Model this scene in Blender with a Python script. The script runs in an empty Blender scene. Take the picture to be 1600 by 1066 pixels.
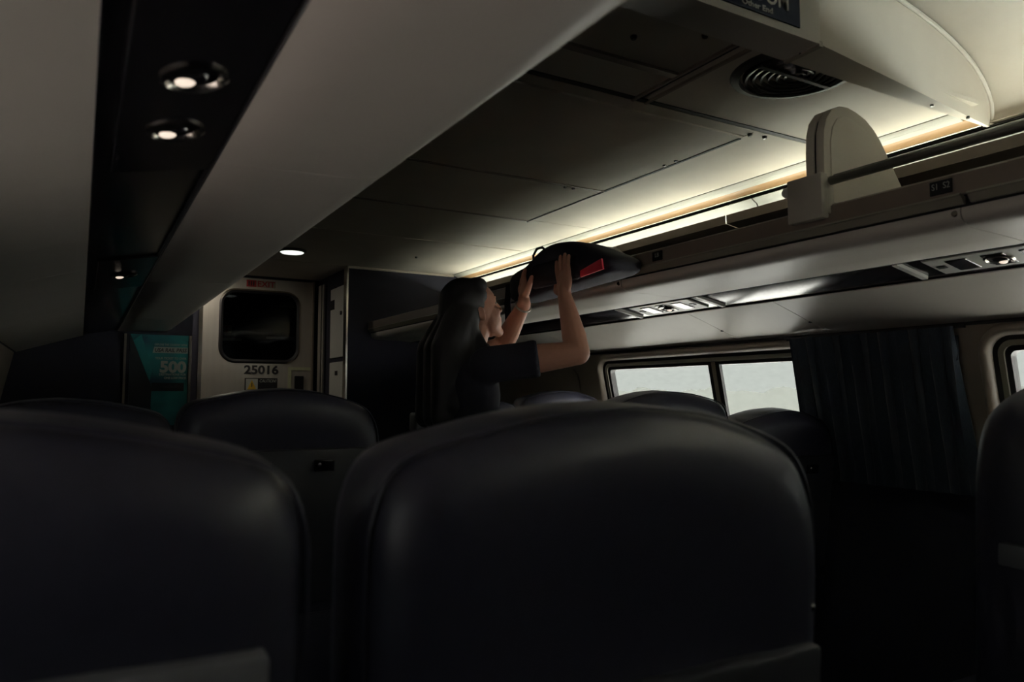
import bpy, bmesh, math, random
from mathutils import Vector, Matrix

# ------------------------------------------------------------------ camera, world, exposure
scene = bpy.context.scene
COL = scene.collection
random.seed(7)

PITCH, HEAD = math.radians(4.173), math.radians(30.022)
CAM = Vector((-1.05, 0.0, 1.25))
_f = Vector((math.sin(HEAD)*math.cos(PITCH), math.cos(HEAD)*math.cos(PITCH), math.sin(PITCH)))
_r = Vector((math.cos(HEAD), -math.sin(HEAD), 0))
_u = _r.cross(_f)
cam_data = bpy.data.cameras.new('camera')
cam_data.sensor_width = 36.0
cam_data.lens = 1165/1600*36
cam_data.clip_start = 0.02
cam_data.dof.use_dof = True
cam_data.dof.focus_distance = 3.2
cam_data.dof.aperture_fstop = 5.0
camera = bpy.data.objects.new('camera', cam_data)
COL.objects.link(camera)
camera.matrix_world = Matrix(((_r.x, _u.x, -_f.x, CAM.x), (_r.y, _u.y, -_f.y, CAM.y), (_r.z, _u.z, -_f.z, CAM.z), (0, 0, 0, 1)))
scene.camera = camera

world = bpy.data.worlds.new('winter_sky')
scene.world = world
world.use_nodes = True
wbg = world.node_tree.nodes['Background']
wbg.inputs['Color'].default_value = (0.93, 1.0, 0.92, 1)
wbg.inputs['Strength'].default_value = 0.72

sun = bpy.data.lights.new('sun', 'SUN'); sun.energy = 64.0; sun.angle = math.radians(2); sun.color = (1.0, 0.98, 0.90)
sun_o = bpy.data.objects.new('sun', sun); COL.objects.link(sun_o); sun_o.rotation_euler = (math.radians(48), 0, 0); sun_o.location = (0, -10, 12)

scene.view_settings.view_transform = 'Standard'
scene.view_settings.look = 'None'
scene.view_settings.exposure = 0.0
scene.view_settings.gamma = 1.0
scene.view_settings.use_curve_mapping = False
scene.cycles.use_denoising = True
scene.cycles.max_bounces = 8
scene.cycles.diffuse_bounces = 4
scene.cycles.sample_clamp_indirect = 4.0

def portal(loc, sx, sy, rot):
    l = bpy.data.lights.new('window_portal', 'AREA')
    l.shape = 'RECTANGLE'; l.size = sx; l.size_y = sy
    l.cycles.is_portal = True
    o = bpy.data.objects.new('window_portal', l); COL.objects.link(o)
    o.location = loc; o.rotation_euler = rot
for wy in (0.515, 2.49):
    portal((1.53, wy, 1.20), 1.5, 0.46, (0, math.radians(90), 0))
    portal((-1.53, wy, 1.20), 1.5, 0.46, (0, math.radians(-90), 0))
for o in list(COL.objects):          # an area light's local X runs along Y once turned
    if o.type == 'LIGHT' and o.data.type == 'AREA':
        o.data.size, o.data.size_y = 0.46, 1.5

# ------------------------------------------------------------------ materials
def mat(name, col, rough=0.5, metal=0.0, noise=0.06, scale=30.0, bump=0.0, spec=0.5, emit=None, strength=0.0, stretch=(1, 1, 1), sheen=0.0, coat=0.0):
    m = bpy.data.materials.new(name); m.use_nodes = True
    nt = m.node_tree; n = nt.nodes; b = n['Principled BSDF']
    b.inputs['Roughness'].default_value = rough
    b.inputs['Metallic'].default_value = metal
    b.inputs['Specular IOR Level'].default_value = spec
    b.inputs['Sheen Weight'].default_value = sheen
    b.inputs['Coat Weight'].default_value = coat
    tc = n.new('ShaderNodeTexCoord'); mp = n.new('ShaderNodeMapping'); nz = n.new('ShaderNodeTexNoise')
    mp.inputs['Scale'].default_value = stretch
    nz.inputs['Scale'].default_value = scale; nz.inputs['Detail'].default_value = 4.0
    nt.links.new(tc.outputs['Object'], mp.inputs['Vector']); nt.links.new(mp.outputs['Vector'], nz.inputs['Vector'])
    mx = n.new('ShaderNodeMix'); mx.data_type = 'RGBA'
    mx.inputs[6].default_value = tuple(c*(1-noise) for c in col[:3])+(1,)
    mx.inputs[7].default_value = tuple(min(1, c*(1+noise)) for c in col[:3])+(1,)
    nt.links.new(nz.outputs['Fac'], mx.inputs[0]); nt.links.new(mx.outputs[2], b.inputs['Base Color'])
    if bump:
        bp = n.new('ShaderNodeBump'); bp.inputs['Strength'].default_value = bump; bp.inputs['Distance'].default_value = 0.002
        nt.links.new(nz.outputs['Fac'], bp.inputs['Height']); nt.links.new(bp.outputs['Normal'], b.inputs['Normal'])
    if emit:
        b.inputs['Emission Color'].default_value = tuple(emit)+(1,)
        b.inputs['Emission Strength'].default_value = strength
    return m

M = {}
M['cream'] = mat('cream_plastic', (0.72, 0.68, 0.60), 0.40, noise=0.05, scale=9, bump=0.03)
M['panel'] = mat('ceiling_laminate', (0.64, 0.59, 0.50), 0.62, noise=0.10, scale=6, bump=0.04, spec=0.2)
M['moulding'] = mat('fluted_white_plastic', (0.47, 0.47, 0.41), 0.45, noise=0.05, scale=9)
M['taupe'] = mat('taupe_plastic', (0.36, 0.31, 0.25), 0.42, noise=0.05, scale=12)
M['tan'] = mat('bounce_tinted_extrusion', (0.40, 0.25, 0.12), 0.45, noise=0.06, scale=8)  # tan colour stands in for warm bounced light in the cove groove
M['brown'] = mat('brown_metal', (0.25, 0.205, 0.165), 0.45, noise=0.08, scale=20)
M['olive'] = mat('olive_grey_extrusion', (0.36, 0.345, 0.27), 0.4, noise=0.10, scale=18)
M['black'] = mat('black_plastic', (0.012, 0.012, 0.014), 0.45, noise=0.1)
M['gloss_black'] = mat('glossy_black_plastic', (0.012, 0.011, 0.013), 0.2, noise=0.1)
M['rubber'] = mat('black_rubber', (0.01, 0.01, 0.012), 0.6, noise=0.1)
M['dark_wall'] = mat('dark_carpet_wall', (0.023, 0.023, 0.036), 0.9, noise=0.25, scale=180, bump=0.2)
M['shell'] = mat('dark_insulation', (0.02, 0.02, 0.022), 0.95)
M['carpet'] = mat('navy_carpet', (0.016, 0.017, 0.026), 0.95, noise=0.3, scale=200, bump=0.3)
M['leather'] = mat('black_leather', (0.035, 0.035, 0.056), 0.40, noise=0.15, scale=70, bump=0.06, spec=0.55)
M['seat_plastic'] = mat('grey_seat_plastic', (0.028, 0.029, 0.038), 0.5, noise=0.08, scale=60)
M['tray_lit'] = mat('window_lit_tray_plastic', (0.20, 0.20, 0.225), 0.5, noise=0.08, scale=60)  # same tray plastic made paler, window light put into the colour
M['handle_plastic'] = mat('grey_handle_plastic', (0.16, 0.165, 0.18), 0.5, noise=0.05)
M['chrome'] = mat('chrome_trim', (0.62, 0.58, 0.52), 0.22, 1.0, noise=0.04, stretch=(1, 1, 0.1))
M['steel'] = mat('brushed_steel', (0.62, 0.58, 0.52), 0.42, 0.65, noise=0.10, scale=40, stretch=(1, 1, 0.04), bump=0.02)
M['rail_metal'] = mat('grey_metal_tube', (0.34, 0.33, 0.29), 0.30, 0.85, noise=0.06)
M['fin_cream'] = mat('pale_divider_plastic', (0.84, 0.79, 0.66), 0.45, noise=0.04, scale=10)
M['clamp'] = mat('grey_clamp_plastic', (0.58, 0.55, 0.46), 0.45, noise=0.05, scale=14)
M['dark_metal'] = mat('dark_metal_tube', (0.07, 0.07, 0.065), 0.28, 0.9, noise=0.06)
M['reflector'] = mat('reflector_enamel', (0.36, 0.36, 0.33), 0.5, noise=0.04)
M['white_paint'] = mat('white_enamel', (0.66, 0.66, 0.60), 0.35, noise=0.04)
M['sign_navy'] = mat('navy_sign_face', (0.008, 0.013, 0.03), 0.7, noise=0.05, spec=0.15)
M['sign_letter'] = mat('white_sign_lettering', (0.90, 0.90, 0.84), 0.6, noise=0.02)
M['letter'] = mat('pale_lettering', (0.50, 0.52, 0.47), 0.5, noise=0.03)
M['letter_dark'] = mat('dark_lettering', (0.02, 0.018, 0.02), 0.5, noise=0.03)
M['red'] = mat('red_sticker', (0.38, 0.03, 0.035), 0.5, noise=0.05)
M['red_tag'] = mat('red_card', (0.55, 0.02, 0.05), 0.5, noise=0.05)
M['glow_paint'] = mat('luminous_strip', (0.62, 0.64, 0.42), 0.5, noise=0.04)
M['yellow'] = mat('yellow_sticker', (0.75, 0.48, 0.05), 0.5, noise=0.04)
M['curtain'] = mat('navy_curtain', (0.030, 0.045, 0.064), 0.85, noise=0.5, scale=260, bump=0.3, sheen=0.25, stretch=(1, 1, 0.35))
M['skin'] = mat('skin', (0.70, 0.36, 0.245), 0.5, noise=0.06, scale=25)
M['hair'] = mat('dark_hair', (0.012, 0.011, 0.013), 0.6, noise=0.3, scale=60, stretch=(1, 1, 0.1), bump=0.2)
M['shirt'] = mat('black_cotton', (0.022, 0.022, 0.034), 0.95, noise=0.2, scale=150, bump=0.1)
M['pants'] = mat('dark_denim', (0.010, 0.011, 0.016), 0.9, noise=0.2, scale=150, bump=0.1)
M['eye'] = mat('eye_white', (0.30, 0.27, 0.25), 0.3)
M['lip'] = mat('lip', (0.40, 0.13, 0.11), 0.45)
M['bag'] = mat('black_nylon', (0.018, 0.018, 0.028), 0.8, noise=0.3, scale=120, bump=0.15)
M['bracelet'] = mat('silver_bracelet', (0.7, 0.66, 0.6), 0.3, 0.9)
M['lamp_on'] = mat('lamp_tube', (0.9, 0.9, 0.85), 0.5, emit=(0.95, 1.0, 0.87), strength=26.0)
M['lamp_near'] = mat('boosted_lamp_tube', (0.9, 0.9, 0.85), 0.5, emit=(0.90, 1.0, 0.95), strength=78.0)  # near tube made stronger to brighten the vault and arched face
M['lens_on'] = mat('dome_lens', (0.9, 0.9, 0.85), 0.4, emit=(0.93, 1.0, 0.90), strength=1.2)
M['read_glint'] = mat('reading_lens_glint', (0.9, 0.85, 0.8), 0.3, emit=(1.0, 0.82, 0.66), strength=0.9)  # weak glow stands in for window glints on the lamp lenses

def glass_mat():
    m = bpy.data.materials.new('window_glass'); m.use_nodes = True
    nt = m.node_tree; n = nt.nodes; n.remove(n['Principled BSDF'])
    t = n.new('ShaderNodeBsdfTransparent'); g = n.new('ShaderNodeBsdfGlossy'); x = n.new('ShaderNodeMixShader')
    nz = n.new('ShaderNodeTexNoise'); nz.inputs['Scale'].default_value = 14; nz.inputs['Detail'].default_value = 6
    rp = n.new('ShaderNodeMapRange'); rp.inputs[3].default_value = 0.90; rp.inputs[4].default_value = 1.0
    cb = n.new('ShaderNodeCombineColor')
    nt.links.new(nz.outputs['Fac'], rp.inputs[0])
    for i in range(3): nt.links.new(rp.outputs[0], cb.inputs[i])
    nt.links.new(cb.outputs[0], t.inputs['Color'])
    g.inputs['Roughness'].default_value = 0.05
    x.inputs[0].default_value = 0.05
    nt.links.new(t.outputs[0], x.inputs[1]); nt.links.new(g.outputs[0], x.inputs[2])
    nt.links.new(x.outputs[0], n['Material Output'].inputs[0])
    return m
M['glass'] = glass_mat()

def dark_glass_mat():
    m = bpy.data.materials.new('door_glass'); m.use_nodes = True
    nt = m.node_tree; n = nt.nodes; n.remove(n['Principled BSDF'])
    t = n.new('ShaderNodeBsdfTransparent'); g = n.new('ShaderNodeBsdfGlossy'); x = n.new('ShaderNodeMixShader')
    t.inputs['Color'].default_value = (0.62, 0.64, 0.66, 1); g.inputs['Roughness'].default_value = 0.03
    x.inputs[0].default_value = 0.012
    nt.links.new(t.outputs[0], x.inputs[1]); nt.links.new(g.outputs[0], x.inputs[2])
    nt.links.new(x.outputs[0], n['Material Output'].inputs[0])
    return m
M['dark_glass'] = dark_glass_mat()

def poster_mat():
    m = mat('teal_poster_print', (0.01, 0.15, 0.17), 0.4)
    nt = m.node_tree; n = nt.nodes; b = n['Principled BSDF']
    tc = n.new('ShaderNodeTexCoord'); nz = n.new('ShaderNodeTexNoise'); nz.inputs['Scale'].default_value = 5.5; nz.inputs['Detail'].default_value = 1.5
    cr = n.new('ShaderNodeValToRGB')
    e = cr.color_ramp.elements
    e[0].position = 0.35; e[0].color = (0.005, 0.06, 0.10, 1); e[1].position = 0.68; e[1].color = (0.02, 0.33, 0.33, 1)
    nt.links.new(tc.outputs['Object'], nz.inputs['Vector']); nt.links.new(nz.outputs['Fac'], cr.inputs[0])
    nt.links.new(cr.outputs[0], b.inputs['Base Color'])
    return m
M['poster'] = poster_mat()
M['poster_dark'] = mat('dark_poster_print', (0.01, 0.014, 0.02), 0.4)
M['poster_teal'] = mat('light_teal_poster_print', (0.015, 0.22, 0.23), 0.4, noise=0.3, scale=6)

# ------------------------------------------------------------------ mesh helpers
def empty(name, loc=(0, 0, 0), rz=0.0):
    o = bpy.data.objects.new(name, None); COL.objects.link(o)
    o.location = loc; o.rotation_euler = (0, 0, rz); o.empty_display_size = 0.1
    return o

def tag(o, label=None, cat=None, group=None, kind=None):
    if label: o['label'] = label
    if cat: o['category'] = cat
    if group: o['group'] = group
    if kind: o['kind'] = kind
    return o

class MB:
    def __init__(s): s.v = []; s.f = []
    def add(s, vs, fs):
        k = len(s.v); s.v += [tuple(v) for v in vs]; s.f += [tuple(i+k for i in q) for q in fs]; return s
    def box(s, x0, x1, y0, y1, z0, z1, rot=None):
        vs = [Vector((x, y, z)) for x in (x0, x1) for y in (y0, y1) for z in (z0, z1)]
        if rot: vs = [rot @ v for v in vs]
        return s.add(vs, [(0, 1, 3, 2), (4, 6, 7, 5), (0, 4, 5, 1), (2, 3, 7, 6), (0, 2, 6, 4), (1, 5, 7, 3)])
    def rbox(s, x0, x1, y0, y1, z0, z1, r, seg=2):
        bm = bmesh.new(); bmesh.ops.create_cube(bm, size=1.0)
        for v in bm.verts: v.co = Vector(((x0+x1)/2+v.co.x*(x1-x0), (y0+y1)/2+v.co.y*(y1-y0), (z0+z1)/2+v.co.z*(z1-z0)))
        bmesh.ops.bevel(bm, geom=list(bm.edges), offset=r, segments=seg, affect='EDGES', profile=0.5)
        bm.verts.index_update()
        s.add([v.co.copy() for v in bm.verts], [[v.index for v in f.verts] for f in bm.faces]); bm.free(); return s
    def prism(s, poly, axis, a, b):
        # poly: 2-D points; axis 'y' -> (x,z) swept along y; 'x' -> (y,z); 'z' -> (x,y)
        def P(p, t): return {'y': (p[0], t, p[1]), 'x': (t, p[0], p[1]), 'z': (p[0], p[1], t)}[axis]
        n = len(poly)
        vs = [P(p, a) for p in poly]+[P(p, b) for p in poly]
        fs = [(i, (i+1) % n, n+(i+1) % n, n+i) for i in range(n)]+[tuple(range(n))[::-1], tuple(range(n, 2*n))]
        return s.add(vs, fs)
    def strip(s, pts, y0, y1, t=0.006, side=1):
        # thick sheet: polyline (x,z) swept along y, thickened to one side
        off = []
        for i, p in enumerate(pts):
            a = Vector(pts[max(0, i-1)]); b = Vector(pts[min(len(pts)-1, i+1)]); d = (b-a).normalized()
            off.append((p[0]-d.y*t*side, p[1]+d.x*t*side))
        n = len(pts); ring = list(pts)+off[::-1]
        vs = [(p[0], y0, p[1]) for p in ring]+[(p[0], y1, p[1]) for p in ring]
        m = 2*n
        fs = [(i, (i+1) % m, m+(i+1) % m, m+i) for i in range(m)]
        for i in range(n-1):
            fs.append((i, i+1, m-2-i, m-1-i)); fs.append((m+i+1, m+i, m+m-1-i, m+m-2-i))
        return s.add(vs, fs)
    def tube(s, path, r, seg=12, caps=True):
        path = [Vector(p) for p in path]; n = len(path)
        rr = r if isinstance(r, (list, tuple)) else [r]*n
        vs = []; fs = []; ref = None
        for i, p in enumerate(path):
            d = (path[min(n-1, i+1)]-path[max(0, i-1)]).normalized()
            if ref is None:
                ref = Vector((0, 0, 1)) if abs(d.z) < 0.9 else Vector((1, 0, 0))
            a = d.cross(ref).normalized(); b = a.cross(d).normalized(); ref = b
            for k in range(seg):
                t = 2*math.pi*k/seg
                vs.append(p+(a*math.cos(t)+b*math.sin(t))*rr[i])
        for i in range(n-1):
            for k in range(seg):
                fs.append((i*seg+k, i*seg+(k+1) % seg, (i+1)*seg+(k+1) % seg, (i+1)*seg+k))
        if caps: fs += [tuple(range(seg))[::-1], tuple(range((n-1)*seg, n*seg))]
        return s.add(vs, fs)
    def ell(s, c, r, rot=None, seg=20, rings=12):
        vs = []; fs = []; c = Vector(c)
        for i in range(rings+1):
            th = math.pi*i/rings
            for k in range(seg):
                ph = 2*math.pi*k/seg
                v = Vector((r[0]*math.sin(th)*math.cos(ph), r[1]*math.sin(th)*math.sin(ph), r[2]*math.cos(th)))
                if rot: v = rot @ v
                vs.append(c+v)
        for i in range(rings):
            for k in range(seg): fs.append((i*seg+k, (i+1)*seg+k, (i+1)*seg+(k+1) % seg, i*seg+(k+1) % seg))
        return s.add(vs, fs)
    def cap(s, p0, r0, p1, r1, seg=14):
        # tapered capsule between two spheres
        p0, p1 = Vector(p0), Vector(p1); d = (p1-p0).normalized()
        path = []; rr = []
        for i in range(5):
            t = math.pi/2*(i/5); path.append(p0-d*r0*math.cos(t)); rr.append(max(1e-4, r0*math.sin(t)))
        path.append(p0); rr.append(r0)
        path.append(p1); rr.append(r1)
        for i in range(4, -1, -1):
            t = math.pi/2*(i/5); path.append(p1+d*r1*math.cos(t)); rr.append(max(1e-4, r1*math.sin(t)))
        return s.tube(path, rr, seg)
    def lathe(s, prof, c, seg=32, axis='z'):
        # prof: list of (r, h)
        vs = []; fs = []; c = Vector(c); n = len(prof)
        for (r, h) in prof:
            for k in range(seg):
                t = 2*math.pi*k/seg
                v = (r*math.cos(t), r*math.sin(t), h)
                if axis == 'x': v = (h, v[0], v[1])
                vs.append(c+Vector(v))
        for i in range(n-1):
            for k in range(seg): fs.append((i*seg+k, i*seg+(k+1) % seg, (i+1)*seg+(k+1) % seg, (i+1)*seg+k))
        return s.add(vs, fs)
    def map(s, fn): s.v = [tuple(fn(Vector(v))) for v in s.v]; return s
    def mesh(s, name):
        me = bpy.data.meshes.new(name); me.from_pydata(s.v, [], s.f); me.validate()
        bm = bmesh.new(); bm.from_mesh(me); bmesh.ops.recalc_face_normals(bm, faces=bm.faces); bm.to_mesh(me); bm.free()
        return me
    def build(s, name, material, parent=None, smooth=35, world=None):
        me = s.mesh(name); me.materials.append(material)
        if smooth:
            for p in me.polygons: p.use_smooth = True
            me.set_sharp_from_angle(angle=math.radians(smooth))
        o = bpy.data.objects.new(name, me); COL.objects.link(o)
        if parent: o.parent = parent
        return o

def centre(o):
    # put a top-level mesh's origin at its base
    me = o.data; xs = [v.co for v in me.vertices]
    c = Vector(((min(v.x for v in xs)+max(v.x for v in xs))/2, (min(v.y for v in xs)+max(v.y for v in xs))/2, min(v.z for v in xs)))
    me.transform(Matrix.Translation(-c)); o.location = c
    return o

def text(name, body, size, origin, xdir, ydir, material, parent=None, depth=0.0006, align='LEFT', bold=0.0, shear=0.0, width=None):
    cu = bpy.data.curves.new(name, 'FONT'); cu.body = body; cu.size = size; cu.extrude = depth
    cu.align_x = align; cu.offset = bold; cu.shear = shear; cu.resolution_u = 3
    tmp = bpy.data.objects.new(name+'_tmp', cu); COL.objects.link(tmp)
    dg = bpy.context.evaluated_depsgraph_get()
    me = bpy.data.meshes.new_from_object(tmp.evaluated_get(dg))
    COL.objects.unlink(tmp); bpy.data.objects.remove(tmp)
    X = Vector(xdir).normalized(); Y = Vector(ydir).normalized(); Z = X.cross(Y)
    sx = 1.0
    if width:
        xs = [v.co.x for v in me.vertices]; sx = width/(max(xs)-min(xs))
    o = Vector(origin)
    me.transform(Matrix(((X.x*sx, Y.x, Z.x, o.x), (X.y*sx, Y.y, Z.y, o.y), (X.z*sx, Y.z, Z.z, o.z), (0, 0, 0, 1))))
    me.materials.clear(); me.materials.append(material)
    ob = bpy.data.objects.new(name, me); COL.objects.link(ob)
    if parent: ob.parent = parent
    return ob

def mirror(pts): return [(-x, z) for x, z in pts]

# ------------------------------------------------------------------ outer shell of the car
Y0, YB, YD, YE = -2.6, 4.72, 5.45, 7.3        # rear end, bulkhead, end door, far vestibule wall
CZ = 2.096                                     # flat ceiling
XT, ZT = 1.36, 1.477                           # top of the window wall
def wx(z): return XT+0.2*(ZT-z) if z > 0.95 else XT+0.2*(ZT-0.95)

tag(MB().box(-1.62, 1.62, Y0-0.1, YE+0.1, -0.08, 0.0).build('floor', M['carpet'], smooth=0), 'dark navy carpeted floor of the coach', kind='structure')
tag(MB().box(-1.62, 1.62, Y0-0.1, YE+0.1, 2.46, 2.52).build('roof', M['shell'], smooth=0), 'dark roof lining above the ceiling panels', kind='structure')
tag(MB().box(-1.60, 1.60, Y0-0.1, Y0, 0.0, 2.46).build('wall_rear', M['dark_wall'], smooth=0), 'dark rear end wall behind the viewer', kind='structure')

tag(MB().box(0, 60, -60, 70, -1.25, -1.15).build('ground', mat('snow', (0.86, 0.87, 0.86), 0.8, noise=0.04, scale=0.6), smooth=0), 'snow covered ground added outside the right windows to reflect daylight in', kind='structure')  # bright snow added to bounce sunlight up through the right windows
tag(MB().box(-60, 0, -60, 70, -1.25, -1.15).build('ground', mat('gravel', (0.125, 0.108, 0.110), 0.9, noise=0.2, scale=3), smooth=0), 'dark gravel ground added outside the left windows to dim their light', kind='structure')  # darker ground added so less light comes in from the left
def bank(sx, name):  # hedge added to hide the overbright ground from the camera
    m = MB(); vs = []; fs = []; rb = random.Random(5 if sx > 0 else 6); N = 260
    for i in range(N+1):
        y = -60+130*i/N; h = 1.75+0.18*math.sin(y*0.7)+0.12*math.sin(y*1.9+1)+rb.uniform(-0.08, 0.08)
        vs += [(sx*46, y, -1.2), (sx*46.02, y, h*0.6), (sx*46.04, y, h), (sx*49, y, h-2.0)]
    for i in range(N):
        a = 4*i; fs += [(a+j, a+4+j, a+5+j, a+1+j) for j in range(3)]
    return tag(m.add(vs, fs).build(name, mat('screen_hedge', (0.086, 0.093, 0.087), 0.9, noise=0.05, scale=0.8), smooth=0), 'hedge bank added far outside the %s windows to screen the bright ground' % ('right' if sx > 0 else 'left'), kind='structure')
bank(1, 'hedge_screen'); bank(-1, 'hedge_screen')

def rr(y0, y1, z0, z1, r, n=6):
    # rounded rectangle loop in (y, z), four arcs of n+1 points
    out = []
    for (cy, cz, a0) in ((y1-r, z1-r, 0), (y0+r, z1-r, 90), (y0+r, z0+r, 180), (y1-r, z0+r, 270)):
        for i in range(n+1):
            a = math.radians(a0+90*i/n); out.append((cy+r*math.cos(a), cz+r*math.sin(a)))
    return out

WIN = [(-0.255, 1.285), (1.71, 3.27)]          # outer edge of each window surround along the car
WZ0, WZ1, WR = 0.99, 1.468, 0.095
def wall_side(sx, name, label):
    m = MB(); n = 6
    def P(y, z, d=0.0): return (sx*(wx(z)-d), y, z)
    zlo, zhi = 0.9501, ZT
    def plate(m, d):
        def quad(y0, y1, z0, z1): m.add([P(y0, z0, d), P(y1, z0, d), P(y1, z1, d), P(y0, z1, d)], [(0, 1, 2, 3)])
        quad(Y0, WIN[0][0]-0.2, zlo, zhi); quad(WIN[1][1]+0.2, YB, zlo, zhi)
        quad(WIN[0][1]+0.2, WIN[1][0]-0.2, zlo, zhi)
        for (a, b) in WIN:
            ya, yb = a-0.2, b+0.2
            loop = rr(a+0.01, b-0.01, WZ0+0.01, WZ1-0.01, WR, n)
            outer = []
            corner = [(yb, zhi), (ya, zhi), (ya, zlo), (yb, zlo)]
            for q in range(4):
                cy, cz = corner[q]
                for i in range(n+1):
                    y, z = loop[q*(n+1)+i]
                    if i == 0: outer.append((cy, z) if q in (0, 2) else (y, cz))
                    elif i == n: outer.append((y, cz) if q in (0, 2) else (cy, z))
                    else: outer.append((cy, cz))
            k = len(loop)
            m.add([P(y, z, d) for y, z in loop]+[P(y, z, d) for y, z in outer], [(i, (i+1) % k, k+(i+1) % k, k+i) for i in range(k)])
            if d == 0.0:    # reveal through the wall thickness
                m.add([P(y, z) for y, z in loop]+[P(y, z, -0.052) for y, z in loop], [(i, (i+1) % k, k+(i+1) % k, k+i) for i in range(k)])
    plate(m, 0.0)
    o = m.build(name, M['taupe'], smooth=30)
    tag(o, label, kind='structure')
    # lower wall and outer skin, pierced only at the windows
    xl = wx(0.95)
    MB().box(sx*xl, sx*(xl+0.02), Y0, YB, 0.0, 0.95).build('lower_panel', M['dark_wall'], o, smooth=0)
    sk = MB(); plate(sk, -0.052)
    sk.box(sx*1.52, sx*1.60, Y0, YB+0.05, 0.0, 0.96); sk.box(sx*1.405, sx*1.60, Y0, YB+0.05, 1.472, 2.46); sk.box(sx*1.575, sx*1.60, YB, YE, 0, 2.46)
    sk.build('outer_skin', M['shell'], o, smooth=0)
    return o
wall_right = wall_side(1, 'wall_right', 'taupe window wall on the right side of the coach')
wall_left = wall_side(-1, 'wall_left', 'taupe window wall on the left side of the coach')

# access panel with rounded corner beside the far right window
pan = MB()
lp = rr(3.46, 4.55, 0.98, 1.40, 0.06, 5)
k = len(lp)
pan.add([(wx(z)-0.005, y, z) for y, z in lp]+[(wx(z)+0.001, y, z) for y, z in lp], [(i, (i+1) % k, k+(i+1) % k, k+i) for i in range(k)]+[tuple(range(k))])
pan.build('access_panel', M['taupe'], wall_right, smooth=30)

# ------------------------------------------------------------------ windows
def window(sx, idx, a, b, label):
    w = empty('window_%d' % idx, (sx*1.4, (a+b)/2, WZ0)); tag(w, label, kind='structure')
    inv = Matrix.Translation(-Vector(w.location))
    def loop(off): return rr(a+off, b-off, WZ0+off, WZ1-off, max(0.02, WR-off), 8)
    def ring(name, prof, material):
        m = MB(); k = len(loop(0)); vs = []
        for (off, d) in prof:
            vs += [(sx*(wx(z)-d), y, z) for y, z in loop(off)]
        fs = []
        for j in range(len(prof)-1):
            fs += [(j*k+i, j*k+(i+1) % k, (j+1)*k+(i+1) % k, (j+1)*k+i) for i in range(k)]
        m.add(vs, fs); m.map(lambda v: inv @ v)
        return m.build(name, material, w, smooth=50)
    ring('surround', [(0.0, -0.002), (0.002, 0.010), (0.010, 0.020), (0.020, 0.022), (0.030, 0.016), (0.036, 0.0), (0.036, -0.02)], M['taupe'])
    ring('gasket', [(0.036, -0.006), (0.050, -0.006), (0.050, -0.03)], M['rubber'])
    ring('frame', [(0.048, -0.02), (0.050, -0.008), (0.066, -0.010), (0.068, -0.03)], M['olive'])
    ring('glazing_seal', [(0.066, -0.016), (0.082, -0.018), (0.082, -0.05)], M['rubber'])
    ym = (a+b)/2-0.06
    mu = MB().box(-0.011, 0.011, ym-0.011, ym+0.011, 0, 1)
    z0, z1 = WZ0+0.07, WZ1-0.07
    def sh(v):
        z = z0+v.z*(z1-z0); return Vector((sx*(wx(z)+0.022)+v.x, v.y, z))
    mu.map(sh).map(lambda v: inv @ v).build('mullion', M['taupe'], w, smooth=0)
    for (s0, s1) in ((-0.034, -0.011), (0.011, 0.034)):
        g = MB().box(-0.008, 0.008, ym+s0, ym+s1, 0, 1).map(sh).map(lambda v: inv @ v).build('mullion_seal', M['rubber'], w, smooth=0)
    for (p, q) in ((a+0.078, ym), (ym, b-0.078)):
        gl = MB(); zz = (WZ0+0.078, WZ1-0.078)
        gl.add([(sx*(wx(z)+t), y, z) for t in (0.034, 0.038) for (y, z) in ((p, zz[0]), (q, zz[0]), (q, zz[1]), (p, zz[1]))],
               [(0, 1, 2, 3), (4, 5, 6, 7), (0, 1, 5, 4), (1, 2, 6, 5), (2, 3, 7, 6), (3, 0, 4, 7)])
        gl.map(lambda v: inv @ v).build('pane', M['glass'], w, smooth=0)
    return w
window(1, 1, *WIN[1], 'double-paned rounded window in the right wall, beyond the dark curtain')
window(1, 2, *WIN[0], 'rounded window at the right edge, on the near side of the dark curtain')
window(-1, 3, *WIN[0], 'rounded window in the left wall beside the nearest seats')
window(-1, 4, *WIN[1], 'rounded window in the left wall further ahead')

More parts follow.
